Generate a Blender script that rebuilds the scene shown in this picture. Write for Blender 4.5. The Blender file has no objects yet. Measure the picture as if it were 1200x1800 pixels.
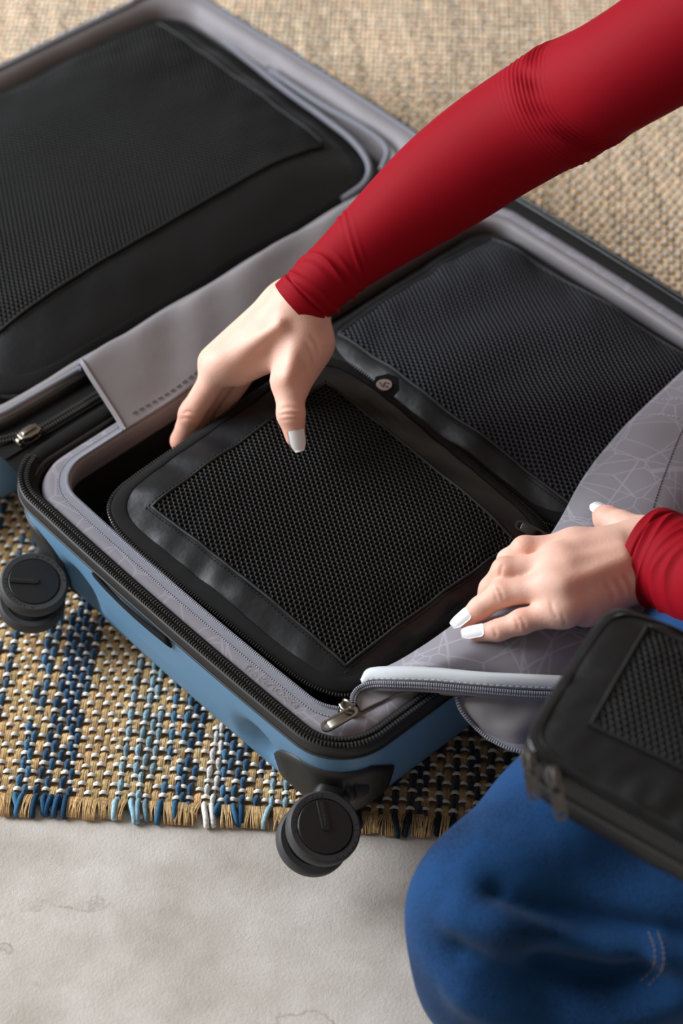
import bpy, math, random
import numpy as np
from mathutils import Matrix, Vector

random.seed(7); RNG = np.random.default_rng(7)
SC = bpy.context.scene; COL = SC.collection

# ------------------------------------------------------------------ camera, sky, light, exposure
LENS = 75.0
FPX = LENS / 36.0 * 1800.0
PITCH = math.radians(46.9)
CAM = np.array([0.0, -1.702 * math.cos(PITCH), 1.702 * math.sin(PITCH) - 0.015])
FWD = np.array([0.0, math.cos(PITCH), -math.sin(PITCH)])
RGT = np.array([1.0, 0.0, 0.0]); UPV = np.cross(RGT, FWD)
cd = bpy.data.cameras.new('camera'); cam = bpy.data.objects.new('camera', cd); COL.objects.link(cam)
cd.sensor_fit = 'VERTICAL'; cd.sensor_height = 36.0; cd.sensor_width = 24.0; cd.lens = LENS
cd.clip_start = 0.05; cd.clip_end = 50
cam.location = CAM; cam.rotation_euler = (math.pi / 2 - PITCH, 0, 0)
cd.dof.use_dof = True; cd.dof.focus_distance = 1.46; cd.dof.aperture_fstop = 4.4
SC.camera = cam

wd = bpy.data.worlds.new('World'); SC.world = wd; wd.use_nodes = True
bg = wd.node_tree.nodes['Background']; bg.inputs[0].default_value = (1.0, 0.86, 0.72, 1); bg.inputs[1].default_value = 0.28

def area(name, loc, tgt, sx, sy, power, col):
    l = bpy.data.lights.new(name, 'AREA'); l.shape = 'RECTANGLE'; l.size = sx; l.size_y = sy
    l.energy = power; l.color = col
    o = bpy.data.objects.new(name, l); COL.objects.link(o); o.location = loc
    o.rotation_euler = (Vector(tgt) - Vector(loc)).to_track_quat('-Z', 'Y').to_euler()
    return o
area('window_daylight', (-2.5, 0.55, 1.45), (0, 0, 0.1), 1.9, 1.7, 172, (0.87, 0.935, 1.0))
SC.view_settings.view_transform = 'Standard'; SC.view_settings.look = 'None'
SC.view_settings.gamma = 1.0; SC.view_settings.use_curve_mapping = False
SC.view_settings.exposure = 0.0

# ------------------------------------------------------------------ coordinates
def at(x, y, z):
    d = FWD + RGT * ((x - 600) / FPX) + UPV * ((900 - y) / FPX)
    return CAM + d * ((z - CAM[2]) / d[2])
def depth(P): return float((np.asarray(P) - CAM) @ FWD)
def rpx(n, P): return n * depth(P) / FPX
YAW = math.radians(43.1)
PV = np.array([math.cos(YAW), math.sin(YAW), 0]); QV = np.array([-math.sin(YAW), math.cos(YAW), 0])
B0 = np.array([-0.002, -0.345, 0.0]); ZV = np.array([0, 0, 1.0])
def wl(p, q, z): return B0 + p * PV + q * QV + z * ZV
def wla(a):
    a = np.asarray(a, float); return B0 + a[:, :1] * PV + a[:, 1:2] * QV + a[:, 2:3] * ZV

def unit(v): v = np.asarray(v, float); return v / (np.linalg.norm(v) + 1e-12)

# ------------------------------------------------------------------ objects
ORG = {}
def setprops(o, label=None, cat=None, group=None, kind=None):
    if label: o['label'] = label
    if cat: o['category'] = cat
    if group: o['group'] = group
    if kind: o['kind'] = kind
    return o
def thing(name, label, cat, loc):
    o = bpy.data.objects.new(name, None); COL.objects.link(o); o.location = loc; o.empty_display_size = .02
    ORG[o.name] = np.array(loc, float)
    return setprops(o, label, cat)
def mk(name, V, F, mat, parent=None, smooth=True, kind=None, label=None, cols=None, cat=None):
    V = np.asarray(V, float)
    org = ORG[parent.name] if parent else np.zeros(3)
    me = bpy.data.meshes.new(name)
    Vl = V - org
    if isinstance(F, np.ndarray):
        n, k = F.shape
        me.vertices.add(len(Vl)); me.vertices.foreach_set('co', Vl.astype(np.float32).ravel())
        me.loops.add(n * k); me.loops.foreach_set('vertex_index', F.astype(np.int32).ravel())
        me.polygons.add(n); me.polygons.foreach_set('loop_start', np.arange(0, n * k, k, dtype=np.int32))
        me.polygons.foreach_set('loop_total', np.full(n, k, dtype=np.int32))
        me.update(calc_edges=True)
    else:
        me.from_pydata(Vl.tolist(), [], [list(map(int, f)) for f in F]); me.update()
    me.validate()
    me.polygons.foreach_set('use_smooth', np.full(len(me.polygons), smooth, dtype=bool))
    if cols is not None:
        a = me.color_attributes.new('Col', 'FLOAT_COLOR', 'POINT')
        c = np.ones((len(Vl), 4), np.float32); c[:, :3] = cols; a.data.foreach_set('color', c.ravel())
    o = bpy.data.objects.new(name, me); COL.objects.link(o)
    if mat: me.materials.append(mat)
    ORG[o.name] = org
    if parent: o.parent = parent
    setprops(o, label, cat, None, kind)
    return o
def mod_solid(o, t, off=-1):
    m = o.modifiers.new('solid', 'SOLIDIFY'); m.thickness = t; m.offset = off; return o
def join(parts):
    Vs, Fs, n = [], [], 0
    for V, F in parts:
        Vs.append(np.asarray(V, float)); Fs += [[i + n for i in f] for f in (F.tolist() if isinstance(F, np.ndarray) else F)]; n += len(V)
    return np.vstack(Vs), Fs

# ------------------------------------------------------------------ materials
def lin(h):
    h = h.lstrip('#'); r = [int(h[i:i + 2], 16) / 255 for i in (0, 2, 4)]
    return tuple(c / 12.92 if c <= .04045 else ((c + .055) / 1.055) ** 2.4 for c in r)
class NT:
    def __init__(s, name):
        s.m = bpy.data.materials.new(name); s.m.use_nodes = True; s.t = s.m.node_tree
        s.b = s.t.nodes['Principled BSDF']
    def n(s, typ, **kw):
        x = s.t.nodes.new(typ)
        for k, v in kw.items():
            if k in x.inputs: x.inputs[k].default_value = v
            else: setattr(x, k, v)
        return x
    def l(s, a, b): s.t.links.new(a, b)
def mat(name, base, rough=.6, spec=.5, metal=0, var=0, vscale=30, bump=0, bscale=300, bdist=.0006, sheen=0, sss=0, coat=0, attr=False, detail=4):
    t = NT(name); b = t.b
    b.inputs['Base Color'].default_value = (*base, 1); b.inputs['Roughness'].default_value = rough
    b.inputs['Specular IOR Level'].default_value = spec; b.inputs['Metallic'].default_value = metal
    b.inputs['Sheen Weight'].default_value = sheen; b.inputs['Coat Weight'].default_value = coat
    if sss:
        b.inputs['Subsurface Weight'].default_value = sss; b.inputs['Subsurface Radius'].default_value = (1, .35, .2)
        b.inputs['Subsurface Scale'].default_value = .006
    tc = t.n('ShaderNodeTexCoord')
    src = None
    if attr:
        src = t.n('ShaderNodeAttribute', attribute_name='Col').outputs['Color']
        t.l(src, b.inputs['Base Color'])
    if var:
        nz = t.n('ShaderNodeTexNoise', Scale=vscale, Detail=detail); t.l(tc.outputs['Object'], nz.inputs['Vector'])
        mr = t.n('ShaderNodeMapRange'); mr.inputs[1].default_value = .3; mr.inputs[2].default_value = .7
        mr.inputs[3].default_value = 1 - var; mr.inputs[4].default_value = 1 + var
        t.l(nz.outputs[0], mr.inputs[0])
        mx = t.n('ShaderNodeMix', data_type='RGBA', blend_type='MULTIPLY'); mx.inputs[0].default_value = 1
        if src: t.l(src, mx.inputs[6])
        else: mx.inputs[6].default_value = (*base, 1)
        t.l(mr.outputs[0], mx.inputs[7]); t.l(mx.outputs[2], b.inputs['Base Color'])
    if bump:
        nb = t.n('ShaderNodeTexNoise', Scale=bscale, Detail=3); t.l(tc.outputs['Object'], nb.inputs['Vector'])
        bp = t.n('ShaderNodeBump', Strength=bump, Distance=bdist); t.l(nb.outputs[0], bp.inputs['Height']); t.l(bp.outputs[0], b.inputs['Normal'])
    return t.m
def weave_bump(m, scale=900, strength=.3, dist=.0003):
    t = m.node_tree; b = t.nodes['Principled BSDF']
    tc = t.nodes.new('ShaderNodeTexCoord'); outs = []
    for ax in ('X', 'Y'):
        w = t.nodes.new('ShaderNodeTexWave'); w.bands_direction = ax; w.inputs['Scale'].default_value = scale / 6.283
        w.inputs['Distortion'].default_value = .4
        t.links.new(tc.outputs['Object'], w.inputs['Vector']); outs.append(w)
    a = t.nodes.new('ShaderNodeMath'); a.operation = 'ADD'
    t.links.new(outs[0].outputs[1], a.inputs[0]); t.links.new(outs[1].outputs[1], a.inputs[1])
    bp = t.nodes.new('ShaderNodeBump'); bp.inputs['Strength'].default_value = strength; bp.inputs['Distance'].default_value = dist
    t.links.new(a.outputs[0], bp.inputs['Height']); t.links.new(bp.outputs[0], b.inputs['Normal'])
    return m

M_SHELL = mat('blue_shell', (.125, .255, .40), .42, .4, bump=.05, bscale=900, bdist=.0002)
M_BLACK = mat('black_plastic', (.017, .0165, .016), .5, .45, bump=.08, bscale=1200)
M_RUBBER = mat('grey_black_rubber', (.045, .044, .045), .62, .4, bump=.1, bscale=900)
M_LETTER = mat('moulded_lettering', (.085, .083, .08), .4, .5)
M_COVER = mat('wheel_cover', (.012, .012, .012), .42, .5)
M_TAPE = weave_bump(mat('black_zip_tape', (.010, .0095, .0095), .85, .2), 5200, .5)
M_TEETH = mat('black_zip_teeth', (.035, .034, .033), .22, .8)
M_NYLON = mat('black_nylon', (.0055, .006, .0075), .40, .42, bump=.22, bscale=55, bdist=.003)
M_MESH = mat('black_mesh_thread', (.019, .0185, .018), .6, .2)
M_MESHB = mat('blue_black_mesh_thread', (.032, .032, .039), .6, .2)
M_UNDER = mat('black_under_mesh', (.003, .003, .003), .9, .1)
M_UNDERB = mat('dark_cloth_under_mesh', (.006, .006, .008), .9, .1)
M_SEAM = mat('black_seam', (.012, .012, .012), .6, .4)
M_GTAPE = weave_bump(mat('grey_zip_tape', (.25, .25, .285), .75, .3), 4800, .6)
M_GTEETH = mat('grey_zip_teeth', (.36, .36, .41), .4, .5)
M_GLITE = weave_bump(mat('pale_grey_binding', (.66, .69, .71), .8, .3), 3600, .5)
M_STITCH = mat('pale_stitch', (.5, .52, .56), .7, .3)
M_METAL = mat('gunmetal', (.30, .27, .23), .32, .5, metal=1, bump=.05, bscale=800)
M_PMETAL = mat('pewter_metal', (.16, .155, .15), .35, .5, metal=.8)
M_DMETAL = mat('dark_metal', (.07, .068, .066), .35, .5, metal=.8)
M_RED = weave_bump(mat('red_jersey', (.26, .0012, .008), .7, .12), 6000, .06)
M_SKIN = mat('skin', (.74, .45, .35), .52, .32, var=.07, vscale=55, bump=.22, bscale=520, bdist=.0007, sss=.3, attr=True)
M_NAIL = mat('white_nail', (.86, .85, .86), .18, .5, coat=.4)
M_JUTE = mat('yarn', (.5, .33, .16), .85, .2, attr=True, var=.22, vscale=420, bump=.5, bscale=1500, bdist=.0005)
M_CHEN = mat('chenille_yarn', (.05, .15, .3), .95, .1, attr=True, var=.35, vscale=500, bump=1.0, bscale=900, bdist=.0012, sheen=.3)
M_SILVER = mat('silver_print', (.45, .38, .35), .5, .5)
M_BLUETHREAD = mat('blue_thread', (.16, .22, .42), .8, .3)

def lining_mat(name, base, lines=.35):
    t = NT(name); b = t.b
    b.inputs['Roughness'].default_value = .62; b.inputs['Specular IOR Level'].default_value = .4; b.inputs['Sheen Weight'].default_value = .08
    tc = t.n('ShaderNodeTexCoord'); prev = None
    for sc_, rnd, off in ((23, 1, 0), (15, 1, 3.7), (31, 1, 9.1)):
        mp = t.n('ShaderNodeMapping'); mp.inputs['Location'].default_value = (off, off * .7, 0); mp.inputs['Scale'].default_value = (1, 1, .02)
        mp.inputs['Rotation'].default_value = (0, 0, off)
        t.l(tc.outputs['Object'], mp.inputs['Vector'])
        v = t.n('ShaderNodeTexVoronoi', feature='DISTANCE_TO_EDGE', Scale=sc_, Randomness=rnd); t.l(mp.outputs[0], v.inputs['Vector'])
        c = t.n('ShaderNodeMapRange'); c.inputs[1].default_value = .00035 * sc_; c.inputs[2].default_value = .0006 * sc_
        c.inputs[3].default_value = 1; c.inputs[4].default_value = 0; t.l(v.outputs[0], c.inputs[0])
        if prev is None: prev = c.outputs[0]
        else:
            mxn = t.n('ShaderNodeMath', operation='MAXIMUM'); t.l(prev, mxn.inputs[0]); t.l(c.outputs[0], mxn.inputs[1]); prev = mxn.outputs[0]
    ml = t.n('ShaderNodeMath', operation='MULTIPLY'); ml.inputs[1].default_value = lines; t.l(prev, ml.inputs[0])
    mx = t.n('ShaderNodeMix', data_type='RGBA'); mx.inputs[6].default_value = (*base, 1); mx.inputs[7].default_value = (base[0] * 1.9, base[1] * 1.9, base[2] * 1.95, 1)
    t.l(ml.outputs[0], mx.inputs[0]); t.l(mx.outputs[2], b.inputs['Base Color'])
    return t.m
M_LINING = lining_mat('grey_printed_lining', (.245, .230, .258))
M_LINING0 = mat('grey_plain_lining', (.225, .205, .212), .6, .4, bump=.12, bscale=60, bdist=.003)
M_LINDARK = mat('black_lining', (.008, .008, .008), .8, .3)

# denim
t = NT('denim'); tc = t.n('ShaderNodeTexCoord')
n1 = t.n('ShaderNodeTexNoise', Scale=900, Detail=2); t.l(tc.outputs['Object'], n1.inputs['Vector'])
n2 = t.n('ShaderNodeTexNoise', Scale=14, Detail=3); t.l(tc.outputs['Object'], n2.inputs['Vector'])
mxa = t.n('ShaderNodeMath', operation='MULTIPLY_ADD'); t.l(n1.outputs[0], mxa.inputs[0]); mxa.inputs[1].default_value = .8; t.l(n2.outputs[0], mxa.inputs[2])
cr = t.n('ShaderNodeValToRGB'); cr.color_ramp.elements[0].position = .55; cr.color_ramp.elements[0].color = (.0015, .006, .022, 1)
cr.color_ramp.elements[1].position = 1.25; cr.color_ramp.elements[1].color = (.008, .050, .150, 1)
t.l(mxa.outputs[0], cr.inputs[0]); t.l(cr.outputs[0], t.b.inputs['Base Color']); t.b.inputs['Roughness'].default_value = .9
t.b.inputs['Specular IOR Level'].default_value = .15; t.b.inputs['Sheen Weight'].default_value = .06
bp = t.n('ShaderNodeBump', Strength=.35, Distance=.0008); t.l(n1.outputs[0], bp.inputs['Height']); t.l(bp.outputs[0], t.b.inputs['Normal'])
M_DENIM = t.m
M_STITCHJ = mat('denim_stitch', (.22, .17, .12), .8)

# plaster floor
t = NT('plaster_floor'); tc = t.n('ShaderNodeTexCoord')
def nz(s, d, rough=.55):
    x = t.n('ShaderNodeTexNoise', Scale=s, Detail=d, Roughness=rough); t.l(tc.outputs['Object'], x.inputs['Vector']); return x
a1, a2, a3 = nz(7, 9, .62), nz(22, 7, .6), nz(420, 4, .7)
cr = t.n('ShaderNodeValToRGB'); e = cr.color_ramp.elements
e[0].position = .32; e[0].color = (.40, .345, .29, 1); e[1].position = .64; e[1].color = (.68, .625, .57, 1)
mm = t.n('ShaderNodeMath', operation='MULTIPLY_ADD'); t.l(a2.outputs[0], mm.inputs[0]); mm.inputs[1].default_value = .45
m2 = t.n('ShaderNodeMath', operation='MULTIPLY'); m2.inputs[1].default_value = .55; t.l(a1.outputs[0], m2.inputs[0]); t.l(m2.outputs[0], mm.inputs[2])
t.l(mm.outputs[0], cr.inputs[0])
vo = t.n('ShaderNodeTexVoronoi', feature='DISTANCE_TO_EDGE', Scale=5.5)
wv = t.n('ShaderNodeMix', data_type='RGBA', blend_type='ADD'); wv.inputs[0].default_value = .16; t.l(tc.outputs['Object'], wv.inputs[6]); t.l(a2.outputs['Color'], wv.inputs[7]); t.l(wv.outputs[2], vo.inputs['Vector'])
ck = t.n('ShaderNodeMapRange'); ck.inputs[1].default_value = 0; ck.inputs[2].default_value = .022; ck.inputs[3].default_value = 1; ck.inputs[4].default_value = 0; t.l(vo.outputs[0], ck.inputs[0])
msk = t.n('ShaderNodeMapRange'); msk.inputs[1].default_value = .50; msk.inputs[2].default_value = .60; t.l(a1.outputs[0], msk.inputs[0])
ckm = t.n('ShaderNodeMath', operation='MULTIPLY'); t.l(ck.outputs[0], ckm.inputs[0]); t.l(msk.outputs[0], ckm.inputs[1])
mx = t.n('ShaderNodeMix', data_type='RGBA'); t.l(ckm.outputs[0], mx.inputs[0]); t.l(cr.outputs[0], mx.inputs[6]); mx.inputs[7].default_value = (.34, .28, .24, 1)
t.l(mx.outputs[2], t.b.inputs['Base Color']); t.b.inputs['Roughness'].default_value = .75; t.b.inputs['Specular IOR Level'].default_value = .3
hh = t.n('ShaderNodeMath', operation='MULTIPLY_ADD'); t.l(a3.outputs[0], hh.inputs[0]); hh.inputs[1].default_value = .42; t.l(a1.outputs[0], hh.inputs[2])
bp = t.n('ShaderNodeBump', Strength=.38, Distance=.0030); t.l(hh.outputs[0], bp.inputs['Height']); t.l(bp.outputs[0], t.b.inputs['Normal'])
M_FLOOR = t.m

# ------------------------------------------------------------------ geometry helpers
def snoise(P, seed, freq, octs=3):
    P = np.asarray(P, float); r = np.random.default_rng(seed); out = np.zeros(P.shape[:-1]); a = 1
    for o in range(octs):
        for k in range(4):
            d = r.normal(size=P.shape[-1]); d /= np.linalg.norm(d)
            out += a * np.sin((P @ d) * freq * (1 + .5 * r.random()) + r.random() * 6.28) / 4
        freq *= 2; a *= .5
    return out
def catmull(P, n):
    P = np.asarray(P, float); Q = np.vstack([2 * P[0] - P[1], P, 2 * P[-1] - P[-2]])
    u = np.linspace(0, len(P) - 1, n); i = np.minimum(u.astype(int), len(P) - 2); f = (u - i)[:, None]
    a, b, c, d = Q[i], Q[i + 1], Q[i + 2], Q[i + 3]
    return .5 * (2 * b + (c - a) * f + (2 * a - 5 * b + 4 * c - d) * f ** 2 + (3 * b - a - 3 * c + d) * f ** 3)
def patch(grid, nu, nv):
    g = np.asarray(grid, float)
    rows = np.stack([catmull(r, nv) for r in g]); out = np.stack([catmull(rows[:, j], nu) for j in range(nv)], 1)
    return out
def gridfaces(nu, nv, cu=False, cv=False):
    i, j = np.meshgrid(np.arange(nu if cu else nu - 1), np.arange(nv if cv else nv - 1), indexing='ij')
    i2, j2 = (i + 1) % nu, (j + 1) % nv
    return np.stack([i * nv + j, i2 * nv + j, i2 * nv + j2, i * nv + j2], -1).reshape(-1, 4)
def resample(path, step=None, n=None):
    path = np.asarray(path, float); s = np.r_[0, np.cumsum(np.linalg.norm(np.diff(path, axis=0), axis=1))]
    if n is None: n = max(2, int(s[-1] / step) + 1)
    u = np.linspace(0, s[-1], n)
    return np.stack([np.interp(u, s, path[:, k]) for k in range(3)], 1)
def frames(path, up=None):
    T = np.gradient(path, axis=0); T /= np.linalg.norm(T, axis=1)[:, None] + 1e-12
    if up is not None:
        up = np.broadcast_to(np.asarray(up, float), T.shape)
        S = np.cross(T, up); S /= np.linalg.norm(S, axis=1)[:, None] + 1e-12
        return T, S, np.cross(S, T)
    N = np.zeros_like(T); a = np.cross(T[0], [0, 0, 1.0]); a = a if np.linalg.norm(a) > .1 else np.cross(T[0], [0, 1.0, 0]); N[0] = unit(a)
    for i in range(1, len(T)):
        v = N[i - 1] - T[i] * (N[i - 1] @ T[i]); N[i] = unit(v)
    return T, N, np.cross(T, N)
def tube(path, rad, ns=8, up=None, cap=True, flat=1.0):
    path = np.asarray(path, float); T, N, Bn = frames(path, up); n = len(path)
    rad = np.broadcast_to(np.asarray(rad, float), (n,))
    a = np.linspace(0, 2 * np.pi, ns, endpoint=False)
    V = path[:, None] + rad[:, None, None] * (np.cos(a)[None, :, None] * N[:, None] + flat * np.sin(a)[None, :, None] * Bn[:, None])
    F = gridfaces(n, ns, False, True).tolist(); V = V.reshape(-1, 3)
    if cap: F += [list(range(ns))[::-1], [(n - 1) * ns + k for k in range(ns)]]
    return V, F
def boxes(C, T, S, U, l, w, h):
    """bevel-topped blocks, vectorised"""
    k = len(C); V = []
    for sz, ww in ((-1, 1.0), (.35, 1.0), (1, .6)):
        for sx, sy in ((-1, -1), (1, -1), (1, 1), (-1, 1)):
            V.append(C + T * (sx * l / 2 * (1 if sz < 1 else .6)) + S * (sy * w / 2 * ww) + U * (sz * h / 2))
    V = np.stack(V, 1).reshape(-1, 3)
    f = [[0, 3, 2, 1], [8, 9, 10, 11]]
    for L in (0, 4):
        for i in range(4): f.append([L + i, L + (i + 1) % 4, L + 4 + (i + 1) % 4, L + 4 + i])
    F = (np.arange(k)[:, None, None] * 12 + np.array(f)[None]).reshape(-1, 4)
    return V, F
def teeth(path, up, pitch, l, w, h, lat=0.0, lift=0.0, phase=0.0):
    p = resample(path, pitch); T, S, U = frames(p, up)
    return boxes(p + S * lat + U * lift + T * phase, T, S, U, l, w, h)
def catnp(parts):
    Vs, Fs, n = [], [], 0
    for V, F in parts: Vs.append(V); Fs.append(np.asarray(F) + n); n += len(V)
    return np.vstack(Vs), np.vstack(Fs)
def strip(path, up, a, b, lift_a=0, lift_b=0, n=4):
    T, S, U = frames(path, up); f = np.linspace(0, 1, n)[None, :, None]
    V = path[:, None] + S[:, None] * (a + (b - a) * f) + U[:, None] * (lift_a + (lift_b - lift_a) * f)
    return V.reshape(-1, 3), gridfaces(len(path), n)
def rrect(p0, p1, q0, q1, r, bow=0, ns=36, nc=12):
    pts = []
    C = [((p0, q0), (p1, q0), (0, -1)), ((p1, q0), (p1, q1), (1, 0)), ((p1, q1), (p0, q1), (0, 1)), ((p0, q1), (p0, q0), (-1, 0))]
    for i, (a, b, nrm) in enumerate(C):
        a = np.array(a); b = np.array(b); d = unit(b - a); nrm = np.array(nrm)
        s = np.linspace(0, 1, ns)
        L = np.linalg.norm(b - a)
        for x in s: pts.append(a + d * (r + (L - 2 * r) * x) + nrm * bow * (1 - (2 * x - 1) ** 2))
        c = b - d * r - nrm * r
        for k in range(1, nc + 1):
            an = k / (nc + 1) * math.pi / 2; pts.append(c + nrm * r * math.cos(an) + d * r * math.sin(an))
    return np.array(pts)
NS, NC = 36, 12; SEG = NS + NC
def loft(levels, cap=False):
    rings = [np.c_[o, np.full(len(o), z) if np.isscalar(z) else z] for o, z in levels]
    n = len(rings[0]); V = wla(np.vstack(rings)); F = gridfaces(len(rings), n, False, True).tolist()
    if cap:
        c = rings[-1].mean(0); V = np.vstack([V, wla(c[None])]); k = (len(rings) - 1) * n
        F += [[k + i, k + (i + 1) % n, len(V) - 1] for i in range(n)]
    return V, F
def text_mesh(s, size, ext=.0):
    c = bpy.data.curves.new('t', 'FONT'); c.body = s; c.size = size; c.align_x = 'CENTER'; c.extrude = ext; c.resolution_u = 3
    o = bpy.data.objects.new('t', c); COL.objects.link(o); dg = bpy.context.evaluated_depsgraph_get()
    me = bpy.data.meshes.new_from_object(o.evaluated_get(dg))
    V = np.array([v.co[:] for v in me.vertices]).reshape(-1, 3); F = [list(p.vertices) for p in me.polygons]
    bpy.data.objects.remove(o); bpy.data.curves.remove(c); bpy.data.meshes.remove(me)
    return V, F
def place(V, o, x, y, z): V = np.asarray(V); return np.asarray(o) + V[:, :1] * x + V[:, 1:2] * y + V[:, 2:3] * z
def cyl(c, ax, r, h, n=40, bev=.0, inner=None):
    """lathe profile around axis ax; c centre; symmetric height h"""
    ax = unit(ax); a = unit(np.cross(ax, [0.31, .83, .2])); b = np.cross(ax, a)
    prof = [(0, h / 2), (r - bev, h / 2), (r - bev * .3, h / 2 - bev * .3), (r, h / 2 - bev), (r, -h / 2 + bev), (r - bev * .3, -h / 2 + bev * .3), (r - bev, -h / 2), (0, -h / 2)]
    return lathe(c, ax, a, b, prof, n)
def lathe(c, ax, a, b, prof, n=40):
    an = np.linspace(0, 2 * np.pi, n, endpoint=False); V = []
    for r, h in prof: V.append(c + ax * h + max(r, 1e-5) * (np.cos(an)[:, None] * a + np.sin(an)[:, None] * b))
    return np.vstack(V), gridfaces(len(prof), n, False, True).tolist()
def fade_shadow(o):  # smooth shading limited by angle
    return o
def autosmooth(o, deg=35):
    me = o.data; me.set_sharp_from_angle(angle=math.radians(deg)); return o

# ------------------------------------------------------------------ floor
fl = mk('floor', [(-4, -4, 0), (4, -4, 0), (4, 4, 0), (-4, 4, 0)], [[0, 1, 2, 3]], M_FLOOR, None, False, 'structure',
        'pale beige troweled plaster floor with fine scratches')

# ------------------------------------------------------------------ rug
ra, rb = at(0, 1415, 0), at(780, 1455, 0)
RX = unit(rb - ra); RY = np.cross(ZV, RX); RO = ra.copy()
rug = thing('woven_rug', 'flat woven jute rug with white weft and blue chenille yarn stripes', 'rug', (RO[0], RO[1], 0))
CP, RP = .0051, .0078; NCOL0, NCOL1, NROW = -52, 178, 150
def rugw(x, y, z): return RO + np.multiply.outer(x, RX) + np.multiply.outer(y, RY) + np.multiply.outer(z, ZV)
x0, x1, y1 = NCOL0 * CP, NCOL1 * CP, NROW * RP
V = []; 
for z in (.0005, .0022):
    for x, y in ((x0, .001), (x1, .001), (x1, y1), (x0, y1)): V.append(rugw(x, y, z))
mk('rug_base', V, [[0, 3, 2, 1], [4, 5, 6, 7], [0, 1, 5, 4], [1, 2, 6, 5], [2, 3, 7, 6], [3, 0, 4, 7]], mat('rug_base', (.20, .12, .055), .9), rug, False)
def px2x(px): P = at(px, 1415 + px * .0513, 0); return float((P - RO) @ RX)
# yarn plan: (px range on the front edge, density, colour)
DK, MD, LT, WH, SL = (.018, .075, .16), (.05, .145, .25), (.24, .37, .44), (.62, .60, .56), (.022, .036, .055)
plan = [(-260, -120, .5, DK), (-120, -20, .45, MD), (-20, 8, .55, MD), (8, 46, .6, MD), (52, 118, .75, DK), (125, 150, .3, LT), (150, 232, .42, LT), (236, 268, .7, LT),
        (285, 318, .6, MD), (330, 362, .8, DK), (362, 376, .4, WH), (378, 420, .75, MD), (424, 455, .7, DK), (470, 520, .45, LT), (540, 600, .5, DK), (600, 660, .5, SL),
        (664, 790, .58, SL), (790, 900, .55, SL), (900, 1000, .4, DK)]
rr = random.Random(3); colyarn = {}
for a, b, d, c in plan:
    i0, i1 = int(px2x(a) / CP), int(px2x(b) / CP)
    for i in range(i0, i1 + 1):
        if rr.random() < d * .85: f_ = rr.uniform(.8, 1.25); colyarn[i] = tuple(k * f_ for k in c)
def arc_floats(X, Y, half, w, h, zb, cols, ns=5, nc=4, seed=0):
    """humped half-tubes along Y. arrays X,Y centres."""
    n = len(X); u = np.linspace(-1, 1, ns); a = np.linspace(0.08, np.pi - .08, nc)
    zc = zb + h * (np.cos(u * np.pi / 2) ** .8)
    taper = .55 + .45 * np.cos(u * np.pi / 2) ** .6
    half = np.broadcast_to(half, (n,)); w = np.broadcast_to(w, (n,))
    xx = X[:, None, None] + (w[:, None] * taper[None])[:, :, None] * np.cos(a)[None, None] / 2
    yy = (Y[:, None] + half[:, None] * u[None])[:, :, None] + 0 * a
    zz = zc[None, :, None] - .0012 + (w[:, None] * taper)[:, :, None] * .40 * np.sin(a)[None, None]
    V = RO + xx[..., None] * RX + yy[..., None] * RY + zz[..., None] * ZV
    f = gridfaces(ns, nc); F = (np.arange(n)[:, None, None] * (ns * nc) + f[None]).reshape(-1, 4)
    C = np.repeat(cols, ns * nc, axis=0)
    return V.reshape(-1, 3), F, C
def tint(n, base, v, r):
    c = np.array(base)[None] * (1 + v * (r.random((n, 1)) * 2 - 1)); c[:, 0] *= 1 + .06 * (r.random(n) * 2 - 1); return c
ii, jj = np.meshgrid(np.arange(NCOL0, NCOL1), np.arange(0, NROW), indexing='ij'); ii = ii.ravel(); jj = jj.ravel()
JC = np.array((.60, .395, .185)); WC = np.array((.82, .78, .71))
def ripple(y, i): return .0009 * np.sin(y * 31 + i * .9) + .0014 * np.sin(y * 9) + .0005 * np.sin(y * 83 + i * 2.1)
yarncols = set(colyarn)
up_ = (ii + jj) % 2 == 0
isy = np.isin(ii, list(yarncols)) & (RNG.random(len(ii)) < .86)
near = jj < 52
# jute strands near
m = up_ & ~isy & near
parts = []
Xc, Yc = ii[m] * CP, jj[m] * RP + .004
fade = np.clip((Yc - .3) / .25, 0, 1)
bc = tint(m.sum(), JC, .16, RNG)
for k in range(4):
    off = (k - 1.5) * .00125
    parts.append(arc_floats(Xc + off + ripple(Yc, ii[m]) + RNG.normal(0, .00012, m.sum()), Yc + RNG.normal(0, .0003, m.sum()), RP * .80, .0016 * (1 + .15 * RNG.random(m.sum())),
                            .0032 - .0006 * abs(k - 1.5), .0024, bc * (1 + .14 * (RNG.random((m.sum(), 1)) * 2 - 1)), 5, 3))
V = np.vstack([p[0] for p in parts]); n = 0; Fs = []
for p in parts: Fs.append(p[1] + n); n += len(p[0])
mk('jute_weave', V, np.vstack(Fs), M_JUTE, rug, True, 'stuff', 'golden jute strands of the weave', np.vstack([p[2] for p in parts]))
# far jute
m = up_ & ~isy & ~near
Xc, Yc = ii[m] * CP, jj[m] * RP + .004
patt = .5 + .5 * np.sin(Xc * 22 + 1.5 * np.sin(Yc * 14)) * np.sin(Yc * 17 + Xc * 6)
farc = tint(m.sum(), JC, .22, RNG) * (1.0 + .22 * patt[:, None]) * np.array([1.42, 1.50, 1.85])  # far strands coloured brighter and warmer, making up for weak light back there
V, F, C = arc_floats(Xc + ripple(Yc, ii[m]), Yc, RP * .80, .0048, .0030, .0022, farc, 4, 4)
mk('far_jute_weave', V, F, M_JUTE, rug, True, 'stuff', 'golden jute strands behind the suitcase', C)
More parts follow.
